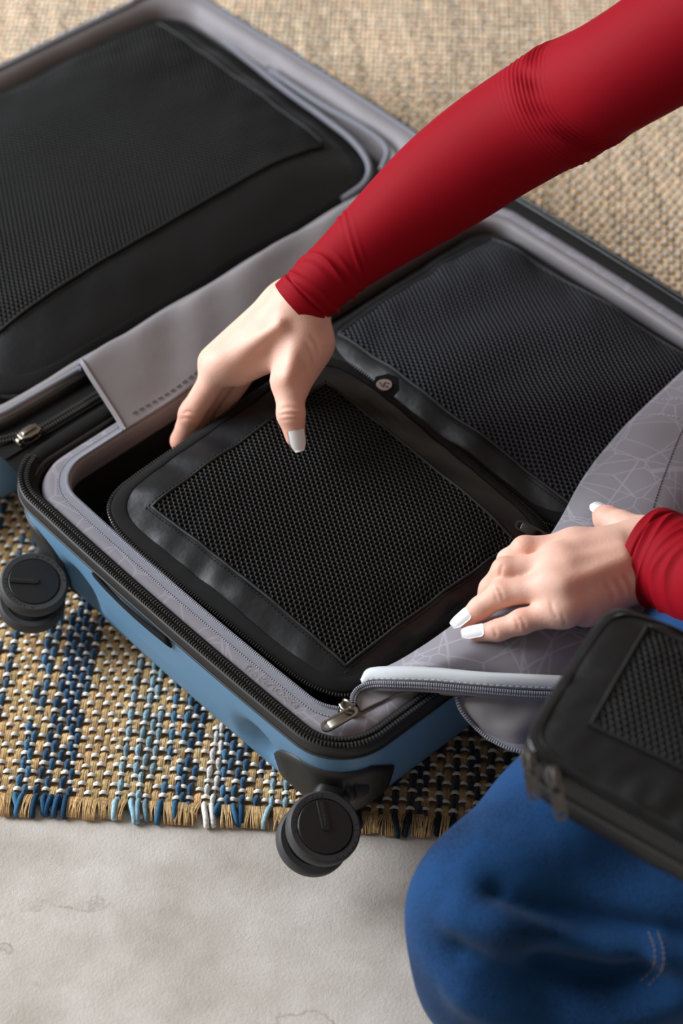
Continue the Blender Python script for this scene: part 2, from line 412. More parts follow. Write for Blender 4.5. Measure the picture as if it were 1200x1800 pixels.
# white weft floats run along RX: swap axes
def weft(X, Y, cols, half, w):
    ns, nc = 4, 4; n = len(X); u = np.linspace(-1, 1, ns); a = np.linspace(.08, np.pi - .08, nc)
    zc = .0028 + .0024 * np.cos(u * np.pi / 2); tp = .6 + .4 * np.cos(u * np.pi / 2)
    xx = (X[:, None] + half * u[None])[:, :, None] + 0 * a; yy = Y[:, None, None] + (w[:, None] * tp)[:, :, None] * np.cos(a) / 2
    zz = zc[None, :, None] + (w[:, None] * tp)[:, :, None] * .45 * np.sin(a)
    V = RO + xx[..., None] * RX + yy[..., None] * RY + zz[..., None] * ZV
    f = gridfaces(ns, nc); F = (np.arange(n)[:, None, None] * (ns * nc) + f[None, :, ::-1]).reshape(-1, 4)
    return V.reshape(-1, 3), F, np.repeat(cols, ns * nc, axis=0)
m = ~up_ & (jj > 0)
Xc, Yc = ii[m] * CP, jj[m] * RP + .004
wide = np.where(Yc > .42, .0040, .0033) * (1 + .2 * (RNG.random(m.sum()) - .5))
V, F, C = weft(Xc + ripple(Yc, ii[m]), Yc + RNG.normal(0, .0006, m.sum()), tint(m.sum(), WC, .10, RNG) * (1 + .12 * np.clip((Yc - .36) / .1, 0, 1))[:, None], CP * .66, wide)  # far stitches brightened in colour too, against the light falloff
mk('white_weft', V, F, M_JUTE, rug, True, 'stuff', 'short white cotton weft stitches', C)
# blue yarns: one part per yarn
for i in sorted(yarncols):
    m = up_ & isy & (ii == i)
    if not m.any(): continue
    Xc, Yc = ii[m] * CP, jj[m] * RP + .004; k = m.sum()
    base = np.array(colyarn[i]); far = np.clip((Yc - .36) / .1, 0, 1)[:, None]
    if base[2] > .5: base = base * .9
    cc = tint(k, base, .22, RNG) * (1 - far) + far * tint(k, (.80, .57, .33), .2, RNG)  # yarn turns tan at the far end, its tone lifted for missing light
    js = np.arange(jj[m].min(), jj[m].max() + 1); on = np.isin(js, jj[m]); yy = js * RP + .004
    cmap = dict(zip(jj[m].tolist(), cc)); sub = 4
    yf = np.linspace(yy[0] - RP * .8, yy[-1] + RP * .8, len(js) * sub + 4)
    ph = (yf - yy[0]) / RP; near_j = np.clip(np.round(ph).astype(int), 0, len(js) - 1)
    hump = np.where(on[near_j], np.cos(np.clip(ph - near_j, -.5, .5) * np.pi) ** .7, 0)
    # neighbours of a float stay half raised so that the yarn is one continuous strand
    zf = .0016 + .0036 * hump; rad = .0012 + .0009 * hump * (1 + .25 * np.sin(near_j * 2.3 + i))
    path = rugw(i * CP + ripple(yf, i) + .0004 * np.sin(near_j * 1.9 + i), yf, zf)
    V, F = tube(path, rad, 6, ZV)
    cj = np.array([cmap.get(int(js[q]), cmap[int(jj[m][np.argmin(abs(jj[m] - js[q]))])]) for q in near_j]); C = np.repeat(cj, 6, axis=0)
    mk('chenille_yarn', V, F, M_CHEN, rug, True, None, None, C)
# front edge loops
Vp, Fp, Cp, n = [], [], [], 0
for i in range(NCOL0, NCOL1):
    y_ = i in colyarn and rr.random() < .75
    ns = 1 if y_ else 8
    bc = np.array(colyarn[i]) if y_ else JC * rr.uniform(.85, 1.2)
    sk = rr.uniform(-.004, .004); ln = rr.uniform(.0065, .0105)
    for k in range(ns):
        ox = i * CP + ((k - 3.5) * .00075 if ns > 1 else 0)
        o2 = rr.uniform(-.0016, .0016)
        P = [rugw(ox, .0065, .0046), rugw(ox + sk * .3, .001, .0078), rugw(ox + sk * .8 + o2, -ln * .8, .0062), rugw(ox + sk + o2, -ln - .001, .0022), rugw(ox + sk, -ln * .6, .0008)]
        V, F = tube(catmull(P, 8), rr.uniform(.00032, .00055) if ns > 1 else .0021, 5)
        Vp.append(V); Fp += [[a + n for a in f] for f in F]; n += len(V); Cp.append(np.repeat((bc * rr.uniform(.6, 1.3))[None], len(V), 0))
mk('edge_loops', np.vstack(Vp), Fp, M_JUTE, rug, True, 'stuff', 'looped jute and blue yarn ends along the front edge', np.vstack(Cp))

# ------------------------------------------------------------------ suitcase
LN, WD = .505, .361; ZR = .115; ZF = .0085
suit = thing('suitcase', 'open blue hard-shell suitcase with grey lining lying on the woven rug', 'suitcase', tuple(wl(.25, .38, 0)))
PROF = [(-.0012, .1035), (-.0010, .095), (.0, .085), (.003, .06), (.0075, .036), (.0145, .020), (.028, .0105), (.050, ZF)]
def prof_in(z): return np.interp(z, [a[1] for a in PROF][::-1], [a[0] for a in PROF][::-1])
def shell_half(q0, q1, mirror):
    def O(ins, extra=0, hq=0):
        a, b = (ins, ins + hq) if not mirror else (ins + hq, ins)
        return rrect(ins, LN - ins, q0 + a, q1 - b, max(.040 - ins, .012) + extra, .002)
    outer = [(O(i), z) for i, z in PROF]
    outer = [(O(np.interp(z, [a[1] for a in PROF][::-1], [a[0] for a in PROF][::-1])), z) for z in np.r_[np.linspace(.1035, .03, 16), .024, .018, .014, .0108, .0092, ZF]]
    V, F = loft(outer, True)
    if not mirror:   # finger scoops beside the caster housings
        for q in (.083, .279):
            d = np.linalg.norm((V - wl(.0, q, .052)) * np.array([1, 1, .8]), axis=1); V = V + np.outer(.012 * np.exp(-(d / .017) ** 4), PV)
    sh = mk('front_shell' if not mirror else 'lid_shell', V, F, M_SHELL, suit)
    band = [(-.0006, .1015), (-.0030, .1025), (-.0034, .107), (-.0032, .1125), (-.0022, .1143), (.001, .1145), (.006, .111)]
    if mirror: band = [(-.0006, .1015), (-.0030, .1025), (-.0034, .107), (-.0030, .1140), (-.0012, .1152), (.001, .1140)]
    bd = mk('rim_band', *loft([(O(i), z) for i, z in band]), M_BLACK, suit)
    # thin groove bead on the band
    pth = wla(np.c_[O(-.0034), np.full(len(O(0)), .1045)]); pth = np.vstack([pth, pth[:1]])
    mk('band_bead', *tube(pth, .0010, 6, ZV, False), M_BLACK, bd)
    return O, sh, bd
O1, shell1, band1 = shell_half(0, WD, False)
O2, shell2, band2 = shell_half(.402, .764, True)

# --- front half: zipper on the rim
ring = wla(np.c_[O1(.0015), np.full(4 * SEG, .1156)]); ring = np.vstack([ring, ring[:1]])
tp = mk('rim_zipper_tape', *loft([(O1(-.0022), .1146), (O1(.0015), .1154), (O1(.0060), .1146), (O1(.0088), .1125), (O1(.0105), .109)]), M_TAPE, suit)
idx_hinge0, idx_hinge1 = 2 * SEG, 2 * SEG + NS
zp = np.vstack([ring[2 * SEG + NS + 2:], ring[:SEG + NS + NC]])
mk('zipper_teeth', *catnp([teeth(zp, ZV, .00235, .00125, .0030, .0024, -.0022, .0008), teeth(zp, ZV, .00235, .00125, .0030, .0024, .0024, .0008, .0011)]), M_TEETH, tp, False, 'stuff')
# black inner rim on the hinge side
def Oh(ins, hq, r=.045): return rrect(ins, LN - ins, ins, WD - max(ins, hq), max(r * .8 - ins * .35, .012), .002)
mk('hinge_rim', *loft([(O1(.006), .111), (Oh(.0075, .009), .104), (Oh(.0085, .0125), .103), (Oh(.009, .0135), .1065)]), M_BLACK, suit)
lip = wla(np.c_[rrect(.004, LN - .004, .004, WD - .0105, .034, .002), np.full(4 * SEG, .1105)])
mk('hinge_bead', *tube(lip[SEG + NS + 4:2 * SEG + NS + 9], .0016, 8, ZV), M_BLACK, suit)
# grey lining frame
LO = [(.0085, .0135, .1065), (.011, .0145, .1095), (.016, .0160, .1105), (.0205, .0175, .1095)]
lin = mk('lining_frame', *loft([(Oh(i, h, .05), z) for i, h, z in LO]), M_LINING, suit, label='grey lining frame with a pale line print')
zo = wla(np.c_[Oh(.0225, .0190, .052), np.full(4 * SEG, .1105)]); zo = np.vstack([zo, zo[:1]])
# open inner zipper: from the front corner along the wheel end and up the hinge side
zpath = np.vstack([zo[SEG + NS + NC:4 * SEG - NC + 6]])
gt = mk('pocket_zipper_tape', *strip(resample(zpath, .004), ZV, .0035, -.0040, -.0008, .0012, 4), M_GTAPE, suit)
mk('pocket_zipper_teeth', *teeth(zpath, ZV, .0016, .0009, .0021, .0016, -.0034, .0016), M_GTEETH, gt, False, 'stuff')
mk('tape_edge', *teeth(zpath, ZV, .0020, .0012, .0009, .0007, .0030, -.0002), M_GTEETH, gt, False, 'stuff')
# inner walls
mk('pocket_wall', *loft([(Oh(.0205, .0175, .05), .1090), (Oh(.0265, .0225, .05), .1100), (Oh(.0280, .024, .05), .1075), (Oh(.027, .0235, .05), .097), (Oh(.025, .022, .05), .088)]), M_LINING0, suit)
mk('pocket_lining', *loft([(Oh(.025, .022, .05), .0885), (Oh(.024, .021, .05), .05), (Oh(.03, .03, .05), .022), (Oh(.05, .05, .05), .016)], True), M_LINDARK, suit)
# lettering on the lining
V, F = text_mesh("Traveler'sChoice", .0074)
a, b = at(425, 1180, .111), at(508, 1243, .111)
xd = unit((b - a) * np.array([1, 1, 0])); yd = np.cross(ZV, xd)
mk('lining_lettering', place(V, (a + b) / 2 + np.array([0, 0, .1112 - ((a + b) / 2)[2]]) + yd * .002, xd, yd, ZV), F, mat('pale_print', (.30, .28, .285), .7), lin, False)

# --- wheel-end handle strap
def wall_path(q0, q1, z, out, n=24):
    # centred on the wheel-end wall (p = 0 side)
    q = np.linspace(q0, q1, n); x = (q - .04) / (WD - .08)
    ins = prof_in(z)
    p = ins - .002 * (1 - np.clip(2 * x - 1, -1, 1) ** 2)
    return np.c_[p - out, q, np.full(n, z)]
hq = np.linspace(.235, .132, 24); arch = np.sin(np.linspace(0, np.pi, 24)) ** .6 * .0025
ra_ = wall_path(.248, .165, .1020, 0); ra_[:, 0] -= arch + .0035; rb_ = wall_path(.248, .165, .0900, 0); rb_[:, 2] += np.linspace(.008, 0, 24) ** 1.0; rb_[:, 0] -= arch * .9 + .0012
G = np.stack([wla(ra_), wla((ra_ + rb_) / 2 - np.array([.0012, 0, 0])), wla(rb_)])
mod_solid(mk('grab_strap', G.reshape(-1, 3), gridfaces(3, 24), M_TAPE, suit), .002)

# --- caster housing in the corners
def housing(i0, i1, ztop, zbot, name):
    zs = np.linspace(ztop, zbot, 9); idx = np.arange(i0, i1) % (4 * SEG); n = len(idx); rows = []
    e = np.clip(np.minimum(np.arange(n), np.arange(n)[::-1]) / 3.0, 0, 1)
    for z in zs:
        zz = zbot + (z - zbot) * (.72 + .28 * np.sqrt(e)) if z > zbot else np.full(n, z)
        row = []
        for k, id_ in enumerate(idx):
            o = O1(prof_in(zz[k]) - .0016)[id_]; row.append([o[0], o[1], zz[k]])
        rows.append(row)
    G = np.array(rows); return mod_solid(mk(name, wla(G.reshape(-1, 3)), gridfaces(9, n), M_BLACK, suit), .003)
housing(4 * SEG - NC - 4, 4 * SEG + 2, .0855, .013, 'caster_housing')
housing(3 * SEG - NC - 2, 3 * SEG + 4, .0855, .013, 'caster_housing')

def ring_text(s, rad, a0, step, size):
    Vs, Fs, n = [], [], 0
    for k, ch in enumerate(s):
        if ch == ' ': continue
        V, F = text_mesh(ch, size, .00012); th = a0 - k * step
        d = np.array([math.cos(th), math.sin(th), 0]); tdir = np.array([math.sin(th), -math.cos(th), 0])
        Vs.append(place(V, d * rad, tdir, d, [0, 0, 1])); Fs += [[i + n for i in f] for f in F]; n += len(V)
    return np.vstack(Vs), Fs
def make_caster():
    X, Y, Z = np.eye(3); z0 = np.zeros(3); A, Bv = X, Y
    d = {}
    t_prof = lambda s: [(.0190, s * .0040), (.0192, s * .0052), (.0232, s * .0054), (.0243, s * .0044), (.0249, s * .0025), (.0250, 0), (.0248, -s * .003), (.0238, -s * .0042), (.019, -s * .0045), (.0190, -s * .0045)]
    d['tire'] = lathe(Z * .0125, Z, A, Bv, t_prof(1), 64)
    d['tire2'] = lathe(-Z * .0135, Z, A, Bv, t_prof(1), 64)
    d['cover'] = lathe(Z * .0125, Z, A, Bv, [(.0187, -.0045), (.0186, .0050), (.0180, .0058), (0, .0060)], 64)
    d['cover2'] = lathe(-Z * .0135, Z, A, Bv, [(.0189, -.0045), (.0186, .003), (.0180, .0033), (0, .0033)], 48)
    # raised bar with rounded end, from the rim to the centre
    n = 12; out = [(.0172, .0028)] + [(-.0005 + .0028 * math.cos(a), .0028 * math.sin(a)) for a in np.linspace(math.pi / 2, 3 * math.pi / 2, n)] + [(.0172, -.0028)]
    out = np.array(out); k = len(out); V = np.vstack([np.c_[out, np.full(k, .0186)], np.c_[out * [1, .86], np.full(k, .0196)]])
    F = [[i, (i + 1) % k, k + (i + 1) % k, k + i] for i in range(k)] + [[k + i for i in range(k)]]
    d['bar'] = (V, F)
    V, F = text_mesh("TRAVELER'S CHOICE", .0017, .0001); d['bartext'] = (place(V, (.0082, -.0006, .0197), X * 1.0, Y, Z), F)
    d['ring'] = join([(lambda r: (r[0] + Z * .0180, r[1]))(ring_text('HINOMOTO', .0204, math.radians(-92), math.radians(11.5), .0026)),
                      (lambda r: (r[0] + Z * .0180, r[1]))(ring_text('O SILENT RUN', .0204, math.radians(88), math.radians(8.2), .0026))])
    # fork, hub and stem
    parts = [cyl(-Z * .0005, Z, .0135, .017, 32, .001)]
    arm = []
    for x, y, w, h in ((-.006, .000, .012, .0085), (.006, .006, .0125, .0088), (.0155, .0125, .0115, .0092), (.024, .017, .0105, .0100), (.030, .018, .0100, .0100)):
        a = np.linspace(0, 2 * np.pi, 20, endpoint=False)
        sx = np.sign(np.cos(a)) * abs(np.cos(a)) ** .6; sz = np.sign(np.sin(a)) * abs(np.sin(a)) ** .6
        dirn = unit([.75, -.55, 0]) if x < .02 else unit([.15, -1, 0])
        arm.append(np.array([x, y, -.0005]) + np.outer(sx * w, np.array([-dirn[1] * 0, 1, 0])) + np.outer(sz * h, Z))
    V = np.vstack(arm); F = gridfaces(5, 20, False, True).tolist() + [list(range(20))[::-1], [80 + i for i in range(20)]]
    parts.append((V, F))
    st = lambda x, r, h: cyl(np.array([x, .018, -.0005]), X, r, h, 36, .0012)
    parts += [st(.0345, .0145, .006), st(.0415, .0170, .011), st(.050, .0145, .02)]
    d['fork'] = join(parts)
    return d
CAST = make_caster()
meshes = {}
def put_caster(front_c, aq, rot=0.0):
    az = unit(-aq * QV + math.sqrt(1 - aq * aq) * ZV); ax = PV; ay = np.cross(az, ax)
    c = np.asarray(front_c) - az * .0187
    M = Matrix(((ax[0], ay[0], az[0], c[0] - ORG[suit.name][0]), (ax[1], ay[1], az[1], c[1] - ORG[suit.name][1]), (ax[2], ay[2], az[2], c[2] - ORG[suit.name][2]), (0, 0, 0, 1)))
    root = None
    for key, nm, m in (('fork', 'caster', M_BLACK), ('tire', 'tire', M_RUBBER), ('tire2', 'tire', M_RUBBER), ('cover', 'wheel_cover', M_COVER), ('cover2', 'wheel_cover', M_COVER),
                       ('bar', 'cover_bar', M_COVER), ('bartext', 'bar_lettering', M_LETTER), ('ring', 'tire_lettering', M_LETTER)):
        if key not in meshes:
            me = bpy.data.meshes.new(nm); V, F = CAST[key]; me.from_pydata(np.asarray(V).tolist(), [], [list(map(int, f)) for f in F]); me.validate(); me.update()
            me.polygons.foreach_set('use_smooth', np.full(len(me.polygons), True)); me.set_sharp_from_angle(angle=math.radians(32)); me.materials.append(m); meshes[key] = me
        o = bpy.data.objects.new(nm, meshes[key]); COL.objects.link(o)
        if key in ('ring', 'bartext'): o['kind'] = 'stuff'
        if root is None: root = o; o.parent = suit; o.matrix_local = M
        else:
            o.parent = root
            o.rotation_euler = (0, 0, rot)
    return root
put_caster(at(572, 1452, .070), .40, math.radians(62))
put_caster(at(60, 1021, .062), .27, math.radians(140))
put_caster(wl(-.026, .455, .062), .1)
put_caster(wl(-.026, .700, .062), -.2)

# --- hinge between the halves
hp = np.linspace(.012, .49, 60)
mk('hinge_tape', *(lambda G: (G.reshape(-1, 3), gridfaces(*G.shape[:2])))(np.stack([np.stack([wl(p, q, z) for p in hp]) for q, z in ((.357, .1085), (.364, .1095), (.377, .111), (.390, .109), (.400, .1085), (.4075, .108))])), M_TAPE, suit)
hz = np.stack([wl(p, .3775, .1118) for p in hp])
hztape = mk('hinge_zipper_tape', *strip(hz, ZV, -.0065, .0065, 0, 0, 3), M_TAPE, suit)
mk('hinge_zipper_teeth', *catnp([teeth(hz[4:], ZV, .0024, .0014, .0034, .0022, -.0021, .001), teeth(hz[4:], ZV, .0024, .0014, .0034, .0022, .0021, .001, .0012)]), M_TEETH, hztape, False, 'stuff')
# teeth of the lid running off from the slider
lz = catmull([wl(.043, .380, .113), wl(.02, .388, .113), wl(-.002, .402, .1145), wl(-.004, .43, .116)], 30)
mk('lid_zipper_teeth', *catnp([teeth(lz, ZV, .0024, .0014, .003, .0022, -.002, .001), teeth(lz, ZV, .0024, .0014, .003, .0022, .002, .001, .0012)]), M_TEETH, suit, False, 'stuff')
# slider of the hinge zipper
def slab(outline, o, x, y, z, t, bev=.0004):
    out = np.array(outline); k = len(out); c = out.mean(0)
    sh = c + (out - c) * (1 - bev / (np.abs(out - c).max() + 1e-9) * 1.5)
    V = np.vstack([np.c_[sh, np.full(k, -t / 2)], np.c_[out, np.full(k, -t / 2 + bev)], np.c_[out, np.full(k, t / 2 - bev)], np.c_[sh, np.full(k, t / 2)]])
    F = [[r * k + i, r * k + (i + 1) % k, (r + 1) * k + (i + 1) % k, (r + 1) * k + i] for r in range(3) for i in range(k)]
    F += [[i for i in range(k)][::-1], [3 * k + i for i in range(k)]]
    return place(V, o, x, y, z), F
so = wl(.040, .3775, .1165)
Vs = [slab([(-.009, -.0028), (-.003, -.0055), (.004, -.0055), (.0085, -.0035), (.0085, .0035), (.004, .0055), (-.003, .0055), (-.009, .0028)], so, PV, QV, ZV, .0022),
      slab([(-.009, -.0028), (-.003, -.0055), (.004, -.0055), (.0085, -.0035), (.0085, .0035), (.004, .0055), (-.003, .0055), (-.009, .0028)], so - ZV * .0055, PV, QV, ZV, .0018),
      slab([(-.006, -.0012), (.006, -.0012), (.006, .0012), (-.006, .0012)], so + ZV * .0016, PV, QV, ZV, .0022),
      slab([(-.0115, -.0016), (-.008, -.0016), (-.008, .0016), (-.0115, .0016)], so - ZV * .003, PV, QV, ZV, .005),
      slab([(-.0128, -.0048), (-.0112, -.0048), (-.0112, .0048), (-.0128, .0048)], so - ZV * .003, PV, QV, ZV, .002)]
autosmooth(mk('hinge_slider', *join(Vs), M_METAL, suit))
# fabric flap over the hinge
fp = np.linspace(.093, .475, 46); cs = [(.4065, .1105), (.4045, .122), (.400, .1305), (.393, .1325), (.380, .1290), (.362, .1225), (.345, .1160), (.3345, .1125)]
G = np.zeros((len(cs), len(fp), 3))
for i, (q, z) in enumerate(cs):
    for j, p in enumerate(fp):
        sl = .020 * (1 - i / 7) if j == 0 else .020 * (1 - i / 7) * max(0, 1 - j / 8)
        far = max(0, (p - .34) / .14)
        w = .0010 * math.sin(p * 41 + i) + .0007 * math.sin(p * 97 + i * 1.7 + math.sin(p * 31))
        G[i, j] = wl(p + sl * .9, q + .004 * far * 2 + w * .4, z + w * (1 if 0 < i < 7 else .2) - .006 * far * (1 if i < 6 else 0))
G = patch(G, 30, 140)
flap = mod_solid(mk('hinge_flap', G.reshape(-1, 3), gridfaces(30, 140), M_LINING0, suit, label='plain grey fabric flap over the hinge'), .0014)
edge = G[:, 1] + ZV * .0004
mk('flap_hem', *tube(edge, .0011, 6), M_LINING0, flap)
sp_ = G[26, 6:] + ZV * .0004
mk('flap_stitching', *teeth(sp_, ZV, .006, .0042, .0008, .0006, 0, .0004), mat('dark_stitch', (.07, .062, .062), .8), flap, False, 'stuff')
Vp = []
for k in range(9):
    s = G[3 + k, 1] ; e_ = s - PV * rr.uniform(.001, .005) + QV * rr.uniform(-.002, .002) - ZV * rr.uniform(0, .006)
    Vp.append(tube(catmull([s + PV * .002 - ZV * .0012, (s + e_) / 2 - ZV * .001, e_], 6), .0006, 5))
mk('frayed_threads', *join(Vp), M_BLUETHREAD, flap)

# --- lid half lining
def Ol(ins, hq): return rrect(ins, LN - ins, .402 + max(ins, 0) + hq, .764 - ins, max(.042 - ins * .3, .02), .002)
rng2 = np.random.default_rng(5)
def wob(o, z, amp, seed):
    n = len(o); a = snoise(np.c_[o * 30], seed, 1.6, 2); return z + amp * a
lv = [(.0008, 0, .1140, 0), (.005, .001, .1162, .0004), (.013, .002, .1135, .0012), (.018, .003, .106, .0025), (.021, .004, .095, .004), (.026, .005, .080, .005), (.034, .006, .06, .005), (.05, .006, .035, .003), (.07, .004, .026, .0)]
levels = []
for i, (ins, hq, z, am) in enumerate(lv):
    o = Ol(ins, hq); o = o + (o - o.mean(0)) * (am * 3 * snoise(o * 1.0, 11 + i // 2, 75, 2))[:, None]
    levels.append((o, wob(o, z, am * .5, 21 + i // 2)))
lidlin = mk('lid_lining', *loft(levels, True), M_LINING0, suit, label='soft grey gathered lining of the lid')
pth = wla(np.c_[Ol(.0038, .0005), np.full(4 * SEG, .1164)]); pth = np.vstack([pth, pth[:1]])
mk('lid_piping', *tube(pth, .0024, 8, ZV, False), M_GTAPE, lidlin)
st = wla(np.c_[Ol(.0045, .001), np.full(4 * SEG, .1175)])
mk('lid_stitching', *teeth(pth[2 * SEG + 1:2 * SEG + NS], ZV, .0042, .0028, .0009, .0008, -.0022, .0015), M_STITCH, lidlin, False, 'stuff')
for pts in (((380, 62, .098), (450, 118, .100), (510, 165, .102), (570, 208, .104), (622, 250, .105), (648, 290, .104), (640, 322, .102), (600, 352, .100)), ((470, 120, .108), (560, 180, .110), (640, 226, .111), (680, 262, .109), (670, 300, .106))):
    mk('lining_piping', *tube(catmull(np.array([at(*p) for p in pts]), 50), .0028, 8), M_GTAPE, lidlin)
# lip of lining folded towards the hinge
lipp = np.stack([np.stack([wl(p, q + .0008 * math.sin(p * 70), z) for p in np.linspace(.015, .49, 50)]) for q, z in ((.4145, .116), (.4095, .1178), (.4045, .1165), (.402, .1125), (.4045, .109))])
G = patch(lipp, 14, 100); mk('lid_lip', G.reshape(-1, 3), gridfaces(14, 100), M_LINING0, suit)
Vp = [tube(catmull([wl(p, q0 * .001 + .4215, .1165), wl(p, .417, .1175), wl(p, .4145, .117)], 5), .0006, 5) for p, q0 in ()]

# --- divider panel of the front half, folded back under the left hand
rows = [
    [at(640, 1186, .116), at(708, 1157, .128), at(792, 1100, .136), at(870, 1035, .138), at(962, 947, .130), at(1052, 800, .124), at(1203, 648, .122), at(1330, 540, .120)],
    [at(644, 1188, .117), at(722, 1168, .133), at(806, 1118, .143), at(890, 1058, .145), at(985, 975, .140), at(1085, 850, .134), at(1235, 700, .130), at(1365, 590, .125)],
    [at(646, 1190, .118), at(735, 1178, .133), at(826, 1142, .145), at(915, 1092, .149), at(1020, 1030, .145), at(1130, 930, .136), at(1270, 780, .128), at(1400, 650, .120)],
    [at(648, 1191, .118), at(750, 1183, .131), at(845, 1170, .139), at(950, 1140, .143), at(1070, 1090, .136), at(1180, 1000, .122), at(1310, 850, .112), at(1440, 720, .100)],
    [at(650, 1192, .117), at(765, 1188, .128), at(860, 1192, .132), at(960, 1196, .130), at(1100, 1160, .120), at(1230, 1080, .108), at(1345, 920, .098), at(1475, 790, .09)]]
G = patch(rows, 40, 120)
nn = snoise(G[..., :2], 4, 60, 2) * .0013
G[..., 2] += nn * np.minimum(1, np.linspace(0, 6, 120))[None]
div = mod_solid(mk('divider_panel', G.reshape(-1, 3), gridfaces(40, 120), M_LINING, suit, label='grey divider fabric with pale line print'), .001)
DIVG = G
# seams in the panel
def px_line(pts, n=40): return catmull(np.array([at(*p) for p in pts]), n)
def onto(G, u, v):
    u = np.clip(np.asarray(u) * (G.shape[0] - 1), 0, G.shape[0] - 1.001); v = np.clip(np.asarray(v) * (G.shape[1] - 1), 0, G.shape[1] - 1.001)
    i, j = u.astype(int), v.astype(int); a, b = (u - i)[:, None], (v - j)[:, None]
    return G[i, j] * (1 - a) * (1 - b) + G[i + 1, j] * a * (1 - b) + G[i, j + 1] * (1 - a) * b + G[i + 1, j + 1] * a * b
from mathutils.bvhtree import BVHTree
def raypts(V, F, pts, n, lift):
    bv = BVHTree.FromPolygons([tuple(v) for v in np.asarray(V)], [tuple(map(int, f)) for f in F])
    P2 = catmull(np.array([(a, b, 0.) for a, b in pts]), n); out = []
    for x, y, _ in P2:
        d = unit(FWD + RGT * ((x - 600) / FPX) + UPV * ((900 - y) / FPX)); h = bv.ray_cast(Vector(CAM), Vector(d))
        if h[0] is not None: out.append(np.array(h[0]) - d * lift)
    return np.array(out)
dV, dF = G.reshape(-1, 3), gridfaces(40, 120)
for pts in (((1126, 730), (1165, 729), (1200, 734), (1290, 738)), ((1156, 701), (1200, 702), (1290, 700))):
    mk('panel_stitching', *teeth(raypts(dV, dF, pts, 40, .0006), -FWD, .0034, .0026, .0007, .0005), M_STITCH, div, False, 'stuff')
mk('panel_seam', *teeth(raypts(dV, dF, ((1148, 890), (1163, 845), (1182, 795), (1200, 755), (1240, 690)), 40, .0005), -FWD, .0030, .0022, .0006, .0005), mat('grey_stitch', (.10, .09, .12), .8), div, False, 'stuff')
# binding and open zipper along the near edge of the panel
e0 = px_line([(633, 1194, .1165), (647, 1175, .1245), (690, 1171, .1315), (760, 1173, .1365), (850, 1181, .1395), (935, 1185, .1375), (1010, 1188, .132)], 60)
e1 = px_line([(637, 1204, .1155), (652, 1198, .1205), (692, 1198, .1265), (760, 1200, .1305), (850, 1208, .1325), (930, 1213, .1305), (1010, 1216, .1265)], 60)
G2 = np.stack([e0, e0 * .66 + e1 * .34 + FWD * -.002, e0 * .33 + e1 * .67 + FWD * -.002, e1]); bnd = mod_solid(mk('panel_binding', G2.reshape(-1, 3), gridfaces(4, 60), M_GLITE, suit, label='pale grey binding of the open zipper'), .0012)
mk('binding_stitching', *teeth((e0 * .2 + e1 * .8) - FWD * .0025, -FWD, .0042, .0028, .0007, .0005), M_STITCH, bnd, False, 'stuff')
zt = px_line([(617, 1238, .1125), (619, 1222, .1135), (630, 1208, .115), (652, 1200, .1195), (692, 1200, .1255), (760, 1203, .1295), (850, 1211, .1315), (930, 1217, .1295), (1010, 1220, .1255)], 120) - FWD * .0015
upz = unit(-FWD + .6 * UPV)
zb = zt + UPV * -.0055 + FWD * .003
G3 = np.stack([zt, (zt + zb) / 2, zb]); gz = mk('panel_zipper_tape', G3.reshape(-1, 3), gridfaces(3, 120), M_GTAPE, suit)
mk('panel_zipper_teeth', *catnp([teeth(zt, -FWD, .0016, .0009, .0022, .0017, 0, .0008), teeth(zt, -FWD, .0016, .0009, .0014, .0014, .0022, .0004)]), M_GTEETH, gz, False, 'stuff')
# inner side of the panel under the zipper
rows = [[at(622, 1226, .112), at(650, 1204, .115), at(700, 1204, .119), at(780, 1211, .122), at(870, 1218, .122), at(960, 1222, .12)],
        [at(628, 1240, .1115), at(655, 1222, .112), at(702, 1216, .114), at(785, 1219, .117), at(875, 1226, .118), at(965, 1230, .117)],
        [at(634, 1250, .111), at(668, 1234, .1115), at(715, 1217, .112), at(800, 1224, .114), at(890, 1231, .114), at(980, 1236, .113)]]
G = patch(rows, 12, 60); mod_solid(mk('panel_underside', G.reshape(-1, 3), gridfaces(12, 60), M_LINING0, suit), .0008)
# fold of the panel hanging over the side of the shell, with its own zipper edge
rows = [[at(806, 1224, .1165), at(850, 1222, .120), at(900, 1222, .121), at(960, 1224, .118), at(1040, 1228, .112)],
        [at(811, 1240, .113), at(852, 1252, .115), at(905, 1250, .116), at(965, 1252, .112), at(1045, 1256, .106)],
        [at(822, 1258, .107), at(858, 1276, .108), at(906, 1280, .112), at(968, 1285, .104), at(1050, 1290, .098)],
        [at(838, 1276, .100), at(866, 1296, .100), at(908, 1314, .100), at(970, 1325, .094), at(1050, 1330, .088)]]
G = patch(rows, 20, 50); G = G + (snoise(G[..., :2], 9, 120, 2) * .0012)[..., None] * ZV
mod_solid(mk('panel_fold', G.reshape(-1, 3), gridfaces(20, 50), M_LINING0, suit), .001)
ez = np.vstack([G[:, 0], G[-1, 1:]]); ez = catmull(ez[::3], 90) - FWD * .001
gz2 = mk('fold_zipper_tape', *strip(ez, -FWD, -.004, .003, 0, .0005, 3), M_GTAPE, suit)
mk('fold_zipper_teeth', *teeth(ez, -FWD, .0017, .0010, .0024, .0018, .0015, .001), M_GTEETH, gz2, False, 'stuff')

